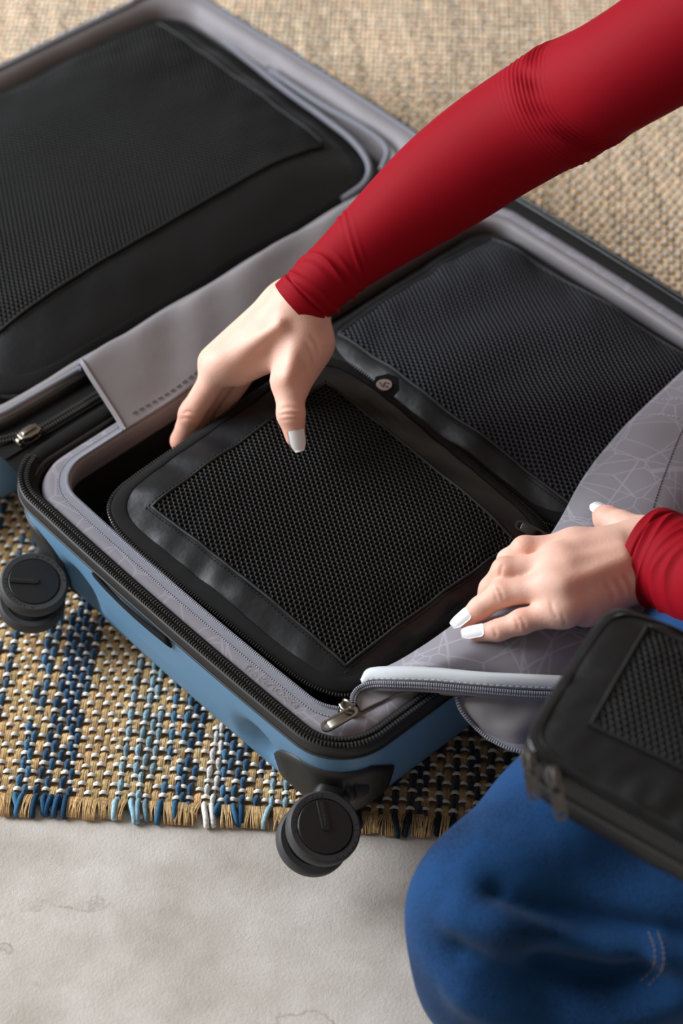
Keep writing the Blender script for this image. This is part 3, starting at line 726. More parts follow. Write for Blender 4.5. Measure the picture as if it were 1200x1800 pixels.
# --- zipper pulls
def pull_meshes(o, x, y, z, L=.020, w=.0085):
    """flat pull tab lying along x from o, ring at its root"""
    def rr_(l0, l1, w0, w1, n=8):
        pts = []
        for a in np.linspace(-math.pi / 2, math.pi / 2, n): pts.append((l1 - w1 / 2 + math.cos(a) * w1 / 2, math.sin(a) * w1 / 2))
        for a in np.linspace(math.pi / 2, 3 * math.pi / 2, n): pts.append((l0 + w0 / 2 + math.cos(a) * w0 / 2, math.sin(a) * w0 / 2))
        return np.array(pts)
    out = rr_(0, L, w, w); parts = []
    def frame(outer, inner, t):
        k = len(outer); V = np.vstack([np.c_[outer, np.full(k, t / 2)], np.c_[inner, np.full(k, t / 2)], np.c_[outer, np.full(k, -t / 2)], np.c_[inner, np.full(k, -t / 2)]])
        F = []
        for i in range(k):
            j = (i + 1) % k; F += [[i, j, k + j, k + i], [2 * k + j, 2 * k + i, 3 * k + i, 3 * k + j], [j, i, 2 * k + i, 2 * k + j], [k + i, k + j, 3 * k + j, 3 * k + i]]
        return place(V, o, x, y, z), F
    c = np.array([L / 2, 0]); inner = np.c_[(out[:, 0] - L / 2) * .84 + L / 2, out[:, 1] * .66]
    parts.append(frame(out, inner, .0019))
    # plate fills the middle, leaving a hole at either end
    parts.append(slab([(L * .30, -w * .38), (L * .80, -w * .38), (L * .80, w * .38), (L * .30, w * .38)], o, x, y, z, .0012))
    return join(parts)
def slider_mesh(o, x, y, z):
    top = [(-.006, -.0022), (-.002, -.0042), (.003, -.0042), (.006, -.0028), (.006, .0028), (.003, .0042), (-.002, .0042), (-.006, .0022)]
    br = catmull([np.array(o) + x * a + z * h for a, h in ((-.0045, .001), (-.0035, .0042), (0, .0054), (.0035, .0042), (.0045, .001))], 14)
    return join([slab(top, o, x, y, z, .0018), slab(top, np.asarray(o) - z * .0042, x, y, z, .0016), slab([(-.005, -.001), (-.001, -.001), (-.001, .001), (-.005, .001)], np.asarray(o) - z * .002, x, y, z, .004), tube(br, .0013, 8)])
s0 = at(612, 1243, .1150); sx = unit(at(590, 1225, .113) - at(625, 1252, .113)); sx[2] = 0; sx = unit(sx)
sl = autosmooth(mk('pocket_slider', *slider_mesh(s0, sx, np.cross(ZV, sx), ZV), M_METAL, suit))
pa, pb = at(628, 1246, .1185), at(565, 1282, .1150); px_ = unit(pb - pa); py_ = unit(np.cross(ZV, px_)); pz_ = np.cross(px_, py_)
autosmooth(mk('pull_tab', *pull_meshes(pa, px_, py_, pz_, float(np.linalg.norm(pb - pa)), .0085), M_METAL, sl))

# ------------------------------------------------------------------ packing cubes
def superel(phi, n):
    c, s = np.cos(phi), np.sin(phi); r = (abs(c) ** n + abs(s) ** n) ** (-1 / n); return np.stack([c * r, s * r], -1)
class Cube:
    def __init__(s, name, label, C, thick, dome, rnd=7, seed=1, panel=(-.7, .7, -.7, .7), pitch=.0037, lump=.003, mesh_mat=None, bands=0.0, under=None, zip_in=.94, pe=2.6, twin=False, taper=.0, hole=.62):
        s.C = np.array(C, float); s.N = unit(np.cross(s.C[1] - s.C[0], s.C[3] - s.C[0])); s.N = s.N if s.N[2] > 0 else -s.N
        s.dome, s.seed, s.lump, s.pe, s.panel = dome, seed, lump, pe, panel; s.bands = bands
        base = s.C.mean(0) - s.N * thick
        s.o = thing(name, label, 'packing cube', tuple(base))
        nphi = 200; phi = np.linspace(0, 2 * np.pi, nphi, endpoint=False); E = superel(phi, rnd)
        s.E = E
        rs = np.r_[np.linspace(.04, .9, 16), .93, .955, .975, .99, 1.0]
        rings = [s.S(E * r) for r in rs]
        for f, k in ((1.006, .12), (1.010, .3), (1.010, .6), (1.0 - taper, .85), (.97 - taper, .97), (.9 - taper, 1.0)):
            st = E * f; P = s.base(st) - s.N * (thick * k) + s.N * (.0015 * snoise(st, seed + 5, 9, 2))[:, None]; rings.append(P)
        V = np.vstack(rings); F = gridfaces(len(rings), nphi, False, True).tolist()
        V = np.vstack([V, s.S(np.zeros((1, 2))), rings[-1].mean(0)[None]])
        F += [[(i + 1) % nphi, i, len(V) - 2] for i in range(nphi)]; k = (len(rings) - 1) * nphi
        F += [[k + i, k + (i + 1) % nphi, len(V) - 1] for i in range(nphi)]
        s.body = mk('fabric_body', V, F, M_NYLON, s.o)
        # zipper round the edge
        e1 = np.stack([s.S(E * f) + s.N * l + 0 for f, l in ((zip_in, .0004), (zip_in + .012, .0014), (.992, .0014), (1.0, .0006))])
        e2 = s.base(E * 1.012) - s.N * .004
        e1 = np.concatenate([e1, e2[None]]); s.tape = mk('zipper_tape', e1.reshape(-1, 3), gridfaces(5, nphi, False, True), M_TAPE, s.o)
        path = s.base(E * 1.012) + (s.S(E) - s.base(E)) - s.N * .0012; path = np.vstack([path, path[:1]])
        s.zpath = path
        tt = [teeth(path, s.N, .0021, .0012, .0026, .0017, 0, .0004)]
        if twin:
            p2 = s.base(E * 1.02) - s.N * (thick * .45); tt.append(teeth(np.vstack([p2, p2[:1]]), s.N, .0021, .0012, .0026, .002))
            p3 = s.S(E * (zip_in + .005)) + s.N * .0012; tt.append(teeth(np.vstack([p3, p3[:1]]), s.N, .0021, .0014, .0012, .0014))
        mk('zipper_teeth', *catnp(tt), M_TEETH, s.tape, False, 'stuff')
        # recessed dark cloth + mesh lattice
        a0, a1, b0, b1 = panel
        g = np.stack(np.meshgrid(np.linspace(a0, a1, 40), np.linspace(b0, b1, 40), indexing='ij'), -1)
        mk('backing_cloth', s.S(g.reshape(-1, 2)) + s.N * .0006, gridfaces(40, 40), under or M_UNDER, s.o)
        U = np.linalg.norm((s.C[1] - s.C[0] + s.C[2] - s.C[3]) / 4); W = np.linalg.norm((s.C[3] - s.C[0] + s.C[2] - s.C[1]) / 4)
        du, dv = pitch / U, pitch * .866 / W
        nu, nv = int((a1 - a0) / du), int((b1 - b0) / dv)
        i, j = np.meshgrid(np.arange(nu), np.arange(nv), indexing='ij'); i, j = i.ravel(), j.ravel()
        cx = a0 + (i + .5 * (j % 2) + .25) * du; cy = b0 + (j + .5) * dv
        an = np.radians(30 + 60 * np.arange(6)); hx, hy = np.cos(an) * du / math.sqrt(3), np.sin(an) * pitch / math.sqrt(3) / W
        out = np.stack([cx[:, None] + hx, cy[:, None] + hy], -1); inn = np.stack([cx[:, None] + hx * hole, cy[:, None] + hy * hole], -1)
        for q in (out, inn):
            q[..., 0] = np.clip(q[..., 0], a0, a1); q[..., 1] = np.clip(q[..., 1], b0, b1)
        Vo = s.S(out.reshape(-1, 2)) + s.N * .0020; Vi = s.S(inn.reshape(-1, 2)) + s.N * .0012
        k = len(cx); V = np.vstack([Vo, Vi]); F = []
        bi = np.arange(k) * 6
        for e in range(6):
            f = (e + 1) % 6; F.append(np.stack([bi + e, bi + f, 6 * k + bi + f, 6 * k + bi + e], -1))
        mk('mesh_panel', V, np.vstack(F), mesh_mat or M_MESH, s.o, True, 'stuff', 'black net panel with small hexagonal holes')
        per = np.vstack([np.c_[np.linspace(a0, a1, 40), np.full(40, b0)], np.c_[np.full(40, a1), np.linspace(b0, b1, 40)], np.c_[np.linspace(a1, a0, 40), np.full(40, b1)], np.c_[np.full(40, a0), np.linspace(b1, b0, 40)]])
        sp = s.S(per) + s.N * .0016
        seam = mk('panel_seam', *tube(sp, .0012, 6, s.N, False), M_SEAM, s.o)
        per2 = per * 1.0; cc = np.array([(a0 + a1) / 2, (b0 + b1) / 2]); per2 = cc + (per - cc) * 1.03
        mk('seam_stitching', *teeth(s.S(per2) + s.N * .0006, s.N, .0032, .0020, .0005, .0007), M_SEAM, seam, False, 'stuff')
    def base(s, st):
        a, b = (st[..., :1] + 1) / 2, (st[..., 1:2] + 1) / 2
        return s.C[0] * (1 - a) * (1 - b) + s.C[1] * a * (1 - b) + s.C[2] * a * b + s.C[3] * (1 - a) * b
    def S(s, st):
        st = np.asarray(st, float); x = np.clip(abs(st[..., 0]), 0, 1); y = np.clip(abs(st[..., 1]), 0, 1)
        r = np.clip((x ** 7 + y ** 7) ** (1 / 7), 0, 1)
        h = ((1 - x ** s.pe) * (1 - y ** s.pe)); h = np.clip(h, 0, 1) ** .62 * .8 + .2 * np.clip(1 - r ** 4, 0, 1)
        lum = s.lump * snoise(st, s.seed, 2.6, 3) * np.clip(h * 1.6, 0, 1) + .0018 * snoise(st, s.seed + 2, 13, 2) * np.clip(4 * h * (1 - h), 0, 1)
        lum = lum + s.bands * np.clip(h, 0, 1) * np.sin(9.5 * st[..., 1] + 1.2 * st[..., 0] + .8 * np.sin(3 * st[..., 0]))
        return s.base(st) + s.N * (s.dome * h + lum)[..., None]

# large cube lying in the lid
lc = Cube('packing_cube', 'large black packing cube filling the lid half of the suitcase', [wl(.048, .425, .093), wl(.466, .428, .093), wl(.486, .748, .098), wl(.048, .748, .098)], .068, .032, 8, 3,
          (-.90, .86, -.62, .9), .0042, .0035, pe=3.2)
# large cube in the far part of the front half
bc = Cube('packing_cube', 'large black packing cube with bluish net at the far end of the front half', [wl(.262, .040, .097), wl(.478, .040, .097), wl(.474, .326, .098), wl(.264, .322, .100)], .075, .020, 8, 14,
          (-.80, .86, -.86, .88), .0040, .0030, M_MESHB, under=M_UNDERB, bands=.0022, pe=4.0, hole=.66)
# small cube held by the right hand
sc_ = Cube('packing_cube', 'small square black packing cube being lowered in by the right hand', [at(597, 1250, .094), at(1000, 955, .106), at(574, 606, .146), at(158, 893, .124)], .060, .019, 7.5, 22,
           (-.77, .70, -.83, .72), .0037, .0022, zip_in=.93, pe=3.0, taper=.03)
# pouch on the lap
pc = Cube('packing_cube', 'thick black packing cube with two zippers resting on the denim lap', [at(912, 1318, .266), at(1350, 1565, .252), at(1470, 1225, .252), at(1074, 1060, .266)], .040, .012, 7, 31,
          (-.62, .8, -.50, .8), .0044, .0018, zip_in=.95, pe=3.4, twin=True, hole=.6)
# pulls on the cubes
def cube_pull(cube, a, b, lift, L, mat_, name='zipper_pull'):
    a = np.asarray(a); b = np.asarray(b); x = unit(b - a); up = unit(-FWD); y = unit(np.cross(up, x)); z = np.cross(x, y)
    s = autosmooth(mk('zipper_slider', *slider_mesh(a - x * .002, x, y, z), mat_, cube.o))
    autosmooth(mk('pull_tab', *pull_meshes(a + z * .003, x, y, z, L, .0075), mat_, s))
cube_pull(pc, at(930, 1342, .262), at(938, 1402, .246), 0, .0210, M_PMETAL)
cube_pull(pc, at(974, 1372, .262), at(986, 1438, .246), 0, .0225, M_PMETAL)
cube_pull(sc_, at(958, 946, .113), at(903, 918, .120), 0, .024, M_DMETAL)
# logo tab on the small cube's far edge
tN = unit(ZV * .8 - FWD * .5); tx = unit(at(720, 652, .13) - at(640, 655, .13)); tx = unit(tx - tN * (tx @ tN)); ty = np.cross(tN, tx)
tc_ = at(675, 678, .1415)
tab = mk('logo_tab', *slab([(-.012, -.010), (.006, -.010), (.011, -.004), (.011, .006), (.004, .010), (-.006, .008)], tc_, tx, ty, tN, .0016), M_TAPE, sc_.o, False)
an = np.linspace(0, 2 * np.pi, 28, endpoint=False)
egg = np.c_[np.cos(an) * (.0058 + .0006 * np.sin(an)), np.sin(an) * .0048]
lg = mk('logo_badge', *slab(egg, tc_ + tN * .0011, tx, ty, tN, .0008, .0001), M_SILVER, tab, False, label='silver oval badge with a dark V mark')
vst = [slab([(-.0038, .0022), (-.0030, .0026), (-.0008, -.0020), (-.0014, -.0022)], tc_ + tN * .0016, tx, ty, tN, .0003, .00005),
       slab([(-.0012, -.0016), (-.0004, -.0016), (.0016, .0022), (.0002, .0022)], tc_ + tN * .0016, tx, ty, tN, .0003, .00005),
       slab([(.0004, -.0022), (.0026, -.0026), (.0030, -.0016), (.0010, -.0012)], tc_ + tN * .0016, tx, ty, tN, .0003, .00005),
       slab([(.0024, .0018), (.0040, .0012), (.0036, .0002), (.0022, .0006)], tc_ + tN * .0016, tx, ty, tN, .0003, .00005)]
mk('logo_mark', *join(vst), mat('dark_print', (.06, .05, .05), .6), tab, False)

# ------------------------------------------------------------------ person
person = thing('person', 'person in a red long-sleeved top and blue jeans kneeling and packing with both hands', 'person', (.45, -.25, 0))
def seg(P, a, b, ra, rb):
    a = np.asarray(a, np.float32); b = np.asarray(b, np.float32); ab = b - a; t_ = np.clip(((P - a) @ ab) / (ab @ ab + 1e-12), 0, 1)
    return np.linalg.norm(P - a - t_[..., None] * ab, axis=-1) - (ra + (rb - ra) * t_)
def smin(a, b, k): h = np.clip(.5 + .5 * (b - a) / k, 0, 1); return b + (a - b) * h - k * h * (1 - h)
def smax(a, b, k): return -smin(-a, -b, k)
def surfnet(fn, lo, hi, h):
    lo = np.asarray(lo); n = np.ceil((np.asarray(hi) - lo) / h).astype(int) + 1
    ax = [lo[k] + h * np.arange(n[k]) for k in range(3)]
    f = np.empty(n, np.float32)
    for i0 in range(0, n[0], 24):
        P = np.stack(np.meshgrid(ax[0][i0:i0 + 24], ax[1], ax[2], indexing='ij'), -1).astype(np.float32)
        f[i0:i0 + 24] = fn(P)
    s = f < 0
    c = np.zeros(n - 1, int)
    corners = [(i, j, k) for i in (0, 1) for j in (0, 1) for k in (0, 1)]
    sl = lambda A, o: A[o[0]:n[0] - 1 + o[0], o[1]:n[1] - 1 + o[1], o[2]:n[2] - 1 + o[2]]
    for o in corners: c += sl(s, o)
    act = (c > 0) & (c < 8); I = np.argwhere(act)
    vid = -np.ones(n - 1, int); vid[act] = np.arange(len(I))
    acc = np.zeros((len(I), 3)); cnt = np.zeros(len(I))
    for a_ in corners:
        for d in range(3):
            if a_[d] == 1: continue
            b_ = list(a_); b_[d] = 1
            fa = f[I[:, 0] + a_[0], I[:, 1] + a_[1], I[:, 2] + a_[2]]; fb = f[I[:, 0] + b_[0], I[:, 1] + b_[1], I[:, 2] + b_[2]]
            m = (fa < 0) != (fb < 0); tt = np.where(m, fa / (fa - fb + 1e-12), 0)
            p = np.tile(np.array(a_, float), (len(I), 1)); p[:, d] += tt
            acc[m] += p[m]; cnt[m] += 1
    V = lo + h * (I + acc / cnt[:, None])
    Fs = []
    for d in range(3):
        e1, e2 = (d + 1) % 3, (d + 2) % 3
        A = [slice(None)] * 3; Bq = [slice(None)] * 3; A[d] = slice(0, n[d] - 1); Bq[d] = slice(1, n[d])
        sa, sb = s[tuple(A)], s[tuple(Bq)]; X = np.argwhere(sa != sb)
        X = X[(X[:, e1] > 0) & (X[:, e2] > 0) & (X[:, e1] < n[e1] - 1) & (X[:, e2] < n[e2] - 1)]
        q = []
        for u, v in ((0, 0), (1, 0), (1, 1), (0, 1)):
            Y = X.copy(); Y[:, e1] -= 1 - u; Y[:, e2] -= 1 - v; q.append(vid[Y[:, 0], Y[:, 1], Y[:, 2]])
        q = np.stack(q, -1); fl_ = sa[X[:, 0], X[:, 1], X[:, 2]]
        q[~fl_] = q[~fl_][:, ::-1]; Fs.append(q)
    return V, np.vstack(Fs)

def hand_sdf(J):
    """J: wrist pair, fore (towards elbow), fingers {name:[mcp,pip,dip,tip]}, radii"""
    def fn(P):
        palm = None
        for a, b, r0, r1 in J['palm']:
            d = seg(P, a, b, r0, r1); palm = d if palm is None else smin(palm, d, .011)
        out = None
        for fg in J['fingers']:
            pts, rad = fg['p'], fg['r']; d = None
            for i in range(len(pts) - 1):
                e = seg(P, pts[i], pts[i + 1], rad[i], rad[i + 1]); d = e if d is None else smin(d, e, .0035)
            for i, br in fg.get('bump', []):
                d = smin(d, np.linalg.norm(P - np.asarray(pts[i], np.float32) - np.asarray(fg['n'], np.float32) * br, axis=-1) - rad[i] * .8, .004)
            out = d if out is None else smin(out, d, .0016)
        r = smin(palm, out, .0075)
        for a, b, ra_, k in J.get('cut', []):
            r = smax(r, -seg(P, a, b, ra_, ra_), k)
        for a, b, ra_, k in J.get('add', []):
            r = smin(r, seg(P, a, b, ra_, ra_), k)
        return r
    return fn
skinC = np.array([.78, .475, .37]); skinR = np.array([.72, .33, .235])
def skin_cols(V, spots):
    w = np.zeros(len(V))
    for c, r, a in spots: w = np.maximum(w, a * np.exp(-(np.linalg.norm(V - c, axis=1) / r) ** 2))
    w = np.clip(w + .12 * snoise(V, 3, 160, 2), 0, 1)[:, None]
    return skinC * (1 - w) + skinR * w

def vnormals(V, F):
    n = np.cross(V[F[:, 2]] - V[F[:, 0]], V[F[:, 3]] - V[F[:, 1]]); N = np.zeros_like(V)
    for k in range(4): np.add.at(N, F[:, k], n)
    return N / (np.linalg.norm(N, axis=1)[:, None] + 1e-12)
def relax(V, F, n=3):
    E = np.vstack([F[:, [0, 1]], F[:, [1, 2]], F[:, [2, 3]], F[:, [3, 0]]]); E = np.vstack([E, E[:, ::-1]])
    cnt = np.bincount(E[:, 0], minlength=len(V))[:, None]
    for _ in range(n):
        S = np.stack([np.bincount(E[:, 0], V[E[:, 1], k], len(V)) for k in range(3)], 1); V = .5 * V + .5 * S / np.maximum(cnt, 1)
    return V
def creases(V, F, lines):
    V = relax(V, F, 4); N = vnormals(V, F); out = np.zeros(len(V))
    for pts, dep, w in lines:
        ln = raypts(V, F, pts, 30, 0)
        if len(ln) < 4: continue
        ok = np.where(np.linalg.norm(V - ln.mean(0), axis=1) < .05)[0]
        D = np.linalg.norm(V[ok][:, None] - ln[None], axis=2); j_ = D.argmin(1)
        ed = np.clip(np.minimum(j_ + 1, len(ln) - j_) / 8.0, 0, 1); out[ok] += dep * ed * np.exp(-(D.min(1) / w) ** 2)
    return V + N * out[:, None]
# ---- right hand (gripping the small cube)
rw = at(523, 541, .222); rw_up = at(625, 452, .240)
lat = unit(np.array([-.30, .72, -.60]))          # index -> little finger, mostly away from the camera
imc = at(392, 640, .186); 
def fing(m, p, d, t, r, n, bump=((1, .002),)): return dict(p=[np.array(m), np.array(p), np.array(d), np.array(t)], r=r, n=n, bump=list(bump))
RFR = (.0100, .0088, .0076, .0064)
i_pip, i_dip, i_tip = at(336, 728, .139), at(318, 775, .114), at(337, 790, .097)
fR = [fing(imc, i_pip, i_dip, i_tip, RFR, unit([-.7, .1, .6]), ((0, .001), (1, .001)))]
for k, (dx, sp) in enumerate(((np.array([.004, 0, .002]), .0175), (np.array([.012, -.002, -.002]), .034), (np.array([.024, -.004, -.008]), .049))):
    o = lat * sp * .72 + dx
    fR.append(fing(imc + o, i_pip + o + np.array([.002, .0, .004]) * k, i_dip + o + np.array([.012, -.006, 0]), i_tip + o + np.array([.024, -.012, 0]), tuple(x * (1, .95, .86)[k] for x in RFR), unit([-.7, .1, .6]), ()))
t_cmc, t_mcp, t_ip, t_tip = at(533, 600, .206), at(508, 668, .193), at(511, 728, .179), at(519, 768, .1665)
fR.append(dict(p=[t_cmc, t_mcp, t_ip, t_tip], r=(.0135, .0108, .0098, .0074), n=unit([.1, -.35, .9]), bump=[(2, .0012)]))
w2 = rw + lat * .022
JR = dict(palm=[(rw, imc, .0175, .0125), (w2, imc + lat * .013, .016, .0125), (w2, imc + lat * .026, .0155, .0115), (w2 + lat * .006, imc + lat * .038 + np.array([.016, -.002, -.006]), .014, .0105),
                (rw, rw_up, .0175, .014), (w2, rw_up + lat * .02, .0160, .014), (rw + np.array([.004, -.004, -.006]), t_cmc, .0165, .0165), (t_cmc, t_mcp, .0170, .0120),
                (t_cmc + np.array([.006, .004, -.006]), t_mcp + np.array([.004, .002, -.008]), .0150, .0095), (t_cmc, imc + np.array([.012, -.004, -.006]), .010, .0085)],
          fingers=fR, add=[(at(526, 585, .2195), at(506, 660, .2045), .0026, .008), (at(490, 570, .228), at(404, 636, .1935), .0018, .014)])
lo = np.min([p for f in fR for p in f['p']] + [rw_up], axis=0) - .035; hi = np.max([p for f in fR for p in f['p']] + [rw_up], axis=0) + .035
Vr, Fr = surfnet(hand_sdf(JR), lo, hi, .0013)
Vr = creases(Vr, Fr, [(((484, 722), (508, 716), (533, 720)), -.0009, .0013), (((484, 731), (508, 728), (534, 730)), -.0011, .0013), (((487, 740), (510, 737), (534, 738)), -.0007, .0012),
                      (((318, 728), (332, 724), (348, 732)), -.0009, .0013), (((314, 738), (328, 735), (344, 742)), -.0008, .0013),
                      (((535, 600), (548, 618), (553, 640)), -.0009, .0016), (((545, 588), (557, 605), (560, 625)), -.0008, .0016), (((525, 625), (538, 640), (543, 660)), -.0007, .0016)])
cR = skin_cols(Vr, [(t_tip, .016, .8), (t_ip, .014, .55), (i_pip, .024, .75), (imc + (i_pip - imc) * .5, .018, .4), (t_mcp, .02, .25), (i_dip, .03, .8)])

# ---- left hand (pressing the divider down)
lw = at(1133, 962, .168); lw2 = at(1128, 1000, .166); l_up = at(1240, 1010, .186); l_up2 = at(1240, 1040, .176)
LFR = (.0098, .0088, .0076, .0060)
nl = unit([-.25, -.1, .95])
fL = [fing(at(1010, 962, .172), at(922, 966, .172), at(893, 985, .156), at(886, 1008, .140), LFR, nl, ((0, .0015), (1, .001))),
      fing(at(985, 992, .178), at(888, 1003, .172), at(862, 1035, .155), at(850, 1063, .143), LFR, nl, ((0, .002), (1, .001))),
      fing(at(976, 1030, .177), at(882, 1043, .167), at(844, 1069, .156), at(817, 1090, .1490), LFR, nl, ((0, .002), (1, .001))),
      fing(at(990, 1070, .170), at(917, 1093, .162), at(875, 1108, .155), at(837, 1114, .1500), tuple(x * .92 for x in LFR), nl, ((0, .001), (1, .001))),
      dict(p=[at(1118, 945, .160), at(1092, 925, .158), at(1066, 912, .154), at(1056, 904, .150)], r=(.013, .0105, .0092, .0066), n=unit([-.2, .5, .8]), bump=[])]
JL = dict(palm=[(lw, fL[0]['p'][0], .0165, .0115), (lw, fL[1]['p'][0], .0170, .0120), (lw2, fL[2]['p'][0], .0165, .0120), (lw2, fL[3]['p'][0], .0160, .0112),
                (lw, l_up, .0175, .014), (lw2, l_up2, .0165, .014), (lw, fL[4]['p'][0], .014, .013), (lw2 - np.array([0, 0, .006]), at(1030, 1072, .158), .0130, .0115),
                (fL[0]['p'][0], fL[1]['p'][0], .010, .010), (fL[1]['p'][0], fL[2]['p'][0], .010, .010), (fL[2]['p'][0], fL[3]['p'][0], .0095, .0095)],
          fingers=fL, add=[(at(1090, 965, .1875), at(1000, 992, .188), .0014, .012), (at(1095, 985, .1865), at(992, 1026, .187), .0014, .012), (at(1085, 950, .1845), at(1020, 962, .184), .0014, .012)])
allp = [p for f in fL for p in f['p']] + [l_up, l_up2]
lo = np.min(allp, axis=0) - .035; hi = np.max(allp, axis=0) + .035
Vl, Fl = surfnet(hand_sdf(JL), lo, hi, .0013)
Vl = creases(Vl, Fl, [(((912, 1082), (920, 1094), (922, 1108)), -.0009, .0013), (((903, 1084), (910, 1096), (911, 1110)), -.0008, .0012), (((866, 1102), (871, 1112), (871, 1120)), -.0007, .0012),
                      (((872, 1030), (880, 1042), (884, 1056)), -.0009, .0013), (((864, 1033), (871, 1046), (874, 1060)), -.0007, .0012), (((884, 990), (880, 1002), (878, 1016)), -.0007, .0013),
                      (((1062, 1022), (1075, 1040), (1082, 1058)), -.0012, .0018), (((1080, 1015), (1092, 1032), (1100, 1050)), -.0014, .0018), (((1096, 1008), (1106, 1024), (1112, 1042)), -.0012, .0018),
                      (((966, 1052), (972, 1075), (984, 1092)), -.0008, .0016), (((985, 1078), (992, 1092), (994, 1102)), -.0007, .0014)])
cL = skin_cols(Vl, [(f['p'][1], .013, .45) for f in fL[:4]] + [(f['p'][3], .014, .7) for f in fL] + [(at(1040, 1075, .16), .02, .3)])

# ---- arms: centre lines
ELB = at(975, 190, .352); RSH = ELB + np.array([.255, -.03, .23]); LSH = np.array([.50, -.25, .49]); LEL = np.array([.385, -.345, .300])
HIP = np.array([.62, -.16, .26])
def torso_sdf(P):
    d = seg(P, RSH, LSH, .042, .05)
    for a, b, r0, r1 in ((RSH * .68 + LSH * .32, HIP + [0, .06, .04], .075, .085), (RSH * .25 + LSH * .75, HIP + [0, -.06, .04], .075, .085), ((RSH + LSH) / 2, HIP, .09, .095)):
        d = smin(d, seg(P, a, np.asarray(b), r0, r1), .04)
    return d
def arms_sdf(P):
    d = torso_sdf(P) + .022
    for a, b, r0, r1 in ((rw_up + lat * .01, ELB, .014, .022), (ELB, RSH, .022, .028), (l_up, LEL + [-.012, .012, .004], .014, .016), (LEL + [-.012, .012, .004], LSH, .016, .024), ((RSH + LSH) / 2, (RSH + LSH) / 2 + np.array([-.02, .0, .05]), .045, .04)):
        d = smin(d, seg(P, a, b, r0, r1), .02)
    return d
Vt, Ft = surfnet(arms_sdf, (.0, -.52, .10), (.80, .22, .80), .009)
# head, bent towards the hands (above the right edge of the picture)
HC = np.array([.40, -.11, .705]); hd = unit([-.78, .05, -.55]); hu = unit(ZV - hd * hd[2]); hs = np.cross(hd, hu)
def head_sdf(P):
    c = lambda q, r: np.linalg.norm(P - np.asarray(q, np.float32), axis=-1) - r
    d = smin(c(HC - hd * .012 + hu * .012, .080), c(HC + hd * .02, .070), .03)
    d = smin(d, seg(P, HC + hd * .045 - hu * .045, HC + hd * .055 - hu * .088, .045, .026), .03)
    for e_ in (-1, 1):
        d = smin(d, seg(P, HC + hs * .05 * e_ + hd * .01 - hu * .03, HC + hd * .052 - hu * .085, .022, .02), .025)
        d = smax(d, -c(HC + hs * .032 * e_ + hd * .098 - hu * .012, .016), .012)
        d = smin(d, seg(P, HC + hs * .077 * e_ + hu * .008, HC + hs * .076 * e_ - hu * .026, .011, .008), .006)
        d = smin(d, c(HC + hs * .030 * e_ + hd * .076 - hu * .013, .0125), .002)
    d = smin(d, seg(P, HC + hd * .086 - hu * .008, HC + hd * .103 - hu * .040, .006, .010), .010)
    d = smin(d, seg(P, HC + hd * .082 - hu * .063 + hs * .018, HC + hd * .082 - hu * .063 - hs * .018, .006, .006), .004)
    d = smin(d, seg(P, HC + hd * .080 - hu * .072 + hs * .013, HC + hd * .080 - hu * .072 - hs * .013, .006, .006), .004)
    return smin(d, seg(P, (RSH + LSH) / 2, HC - hu * .05 - hd * .02, .05, .046), .03)
Vh, Fh = surfnet(head_sdf, HC - .22, HC + .14, .004)
Vb, Fb = catnp([(Vr, Fr), (Vl, Fl), (Vt, Ft), (Vh, Fh)])
body = mk('body', Vb, Fb, M_SKIN, person, True, None, 'bare hands with fair skin', np.vstack([cR, cL, np.tile(skinC, (len(Vt), 1)), np.tile(skinC, (len(Vh), 1))]))
m_ = body.modifiers.new('smooth', 'SMOOTH'); m_.factor = .4; m_.iterations = 1

def hair_sdf(P):
    q = P - HC.astype(np.float32); f = q @ hd.astype(np.float32); u = q @ hu.astype(np.float32)
    d = np.linalg.norm(q + (hd * .014 - hu * .014).astype(np.float32), axis=-1) - (.090 + .0015 * np.sin((q @ hs.astype(np.float32)) * 260))
    d = smin(d, seg(P, HC - hd * .09 + hu * .02, HC - hd * .115 - hu * .06, .030, .016), .03)
    return smax(d, np.minimum(f * .9 - .012 + np.minimum(-u + .045, .05) * .9, f - .02 + 0 * u), .012)
hair = mk('hair', *surfnet(hair_sdf, HC - .22, HC + .2, .005), mat('brown_hair', (.035, .018, .010), .45, .5, var=.3, vscale=90), person, True, None, 'brown hair tied back')
# nails
def nail(tip, prev, nrm, r, L, over, wid=47):
    x = unit(tip - prev); n = unit(np.asarray(nrm) - x * (np.asarray(nrm) @ x)); y = np.cross(n, x)
    us = np.linspace(-L * .62, L * .38 + over, 12); an = np.radians(np.linspace(-wid, wid, 11)); V = []
    for lay, dr in ((0, .0), (1, .0007)):
        for u in us:
            f = (u - us[0]) / (us[-1] - us[0]); sq = 1 - .50 * max(0, (f - .55) / .45) ** 2 - .35 * max(0, (.18 - f) / .18) ** 2
            rr_ = r * (1.04 - .06 * f) + dr
            for a in an: V.append(tip + x * u + y * math.sin(a * sq) * rr_ + n * (math.cos(a * sq) * rr_ - .02 * r - .0012 * f * f))
    g = gridfaces(12, 11); k = 132; F = np.vstack([g[:, ::-1], g + k]).tolist()
    bd = [i for i in range(11)] + [11 * i + 10 for i in range(1, 12)] + [121 + i for i in range(9, -1, -1)] + [11 * i for i in range(10, 0, -1)]
    F += [[bd[i], bd[(i + 1) % len(bd)], bd[(i + 1) % len(bd)] + k, bd[i] + k] for i in range(len(bd))]
    mk('fingernail', np.array(V), F, M_NAIL, body)
nail(t_tip, t_ip, np.array([.12, -.50, .85]), .0073, .0125, .0055)
nail(fL[2]['p'][3], fL[2]['p'][2], np.array([-.45, -.2, .85]), .0060, .0105, .005)
nail(fL[3]['p'][3], fL[3]['p'][2], np.array([-.25, -.25, .95]), .0056, .0110, .0055)
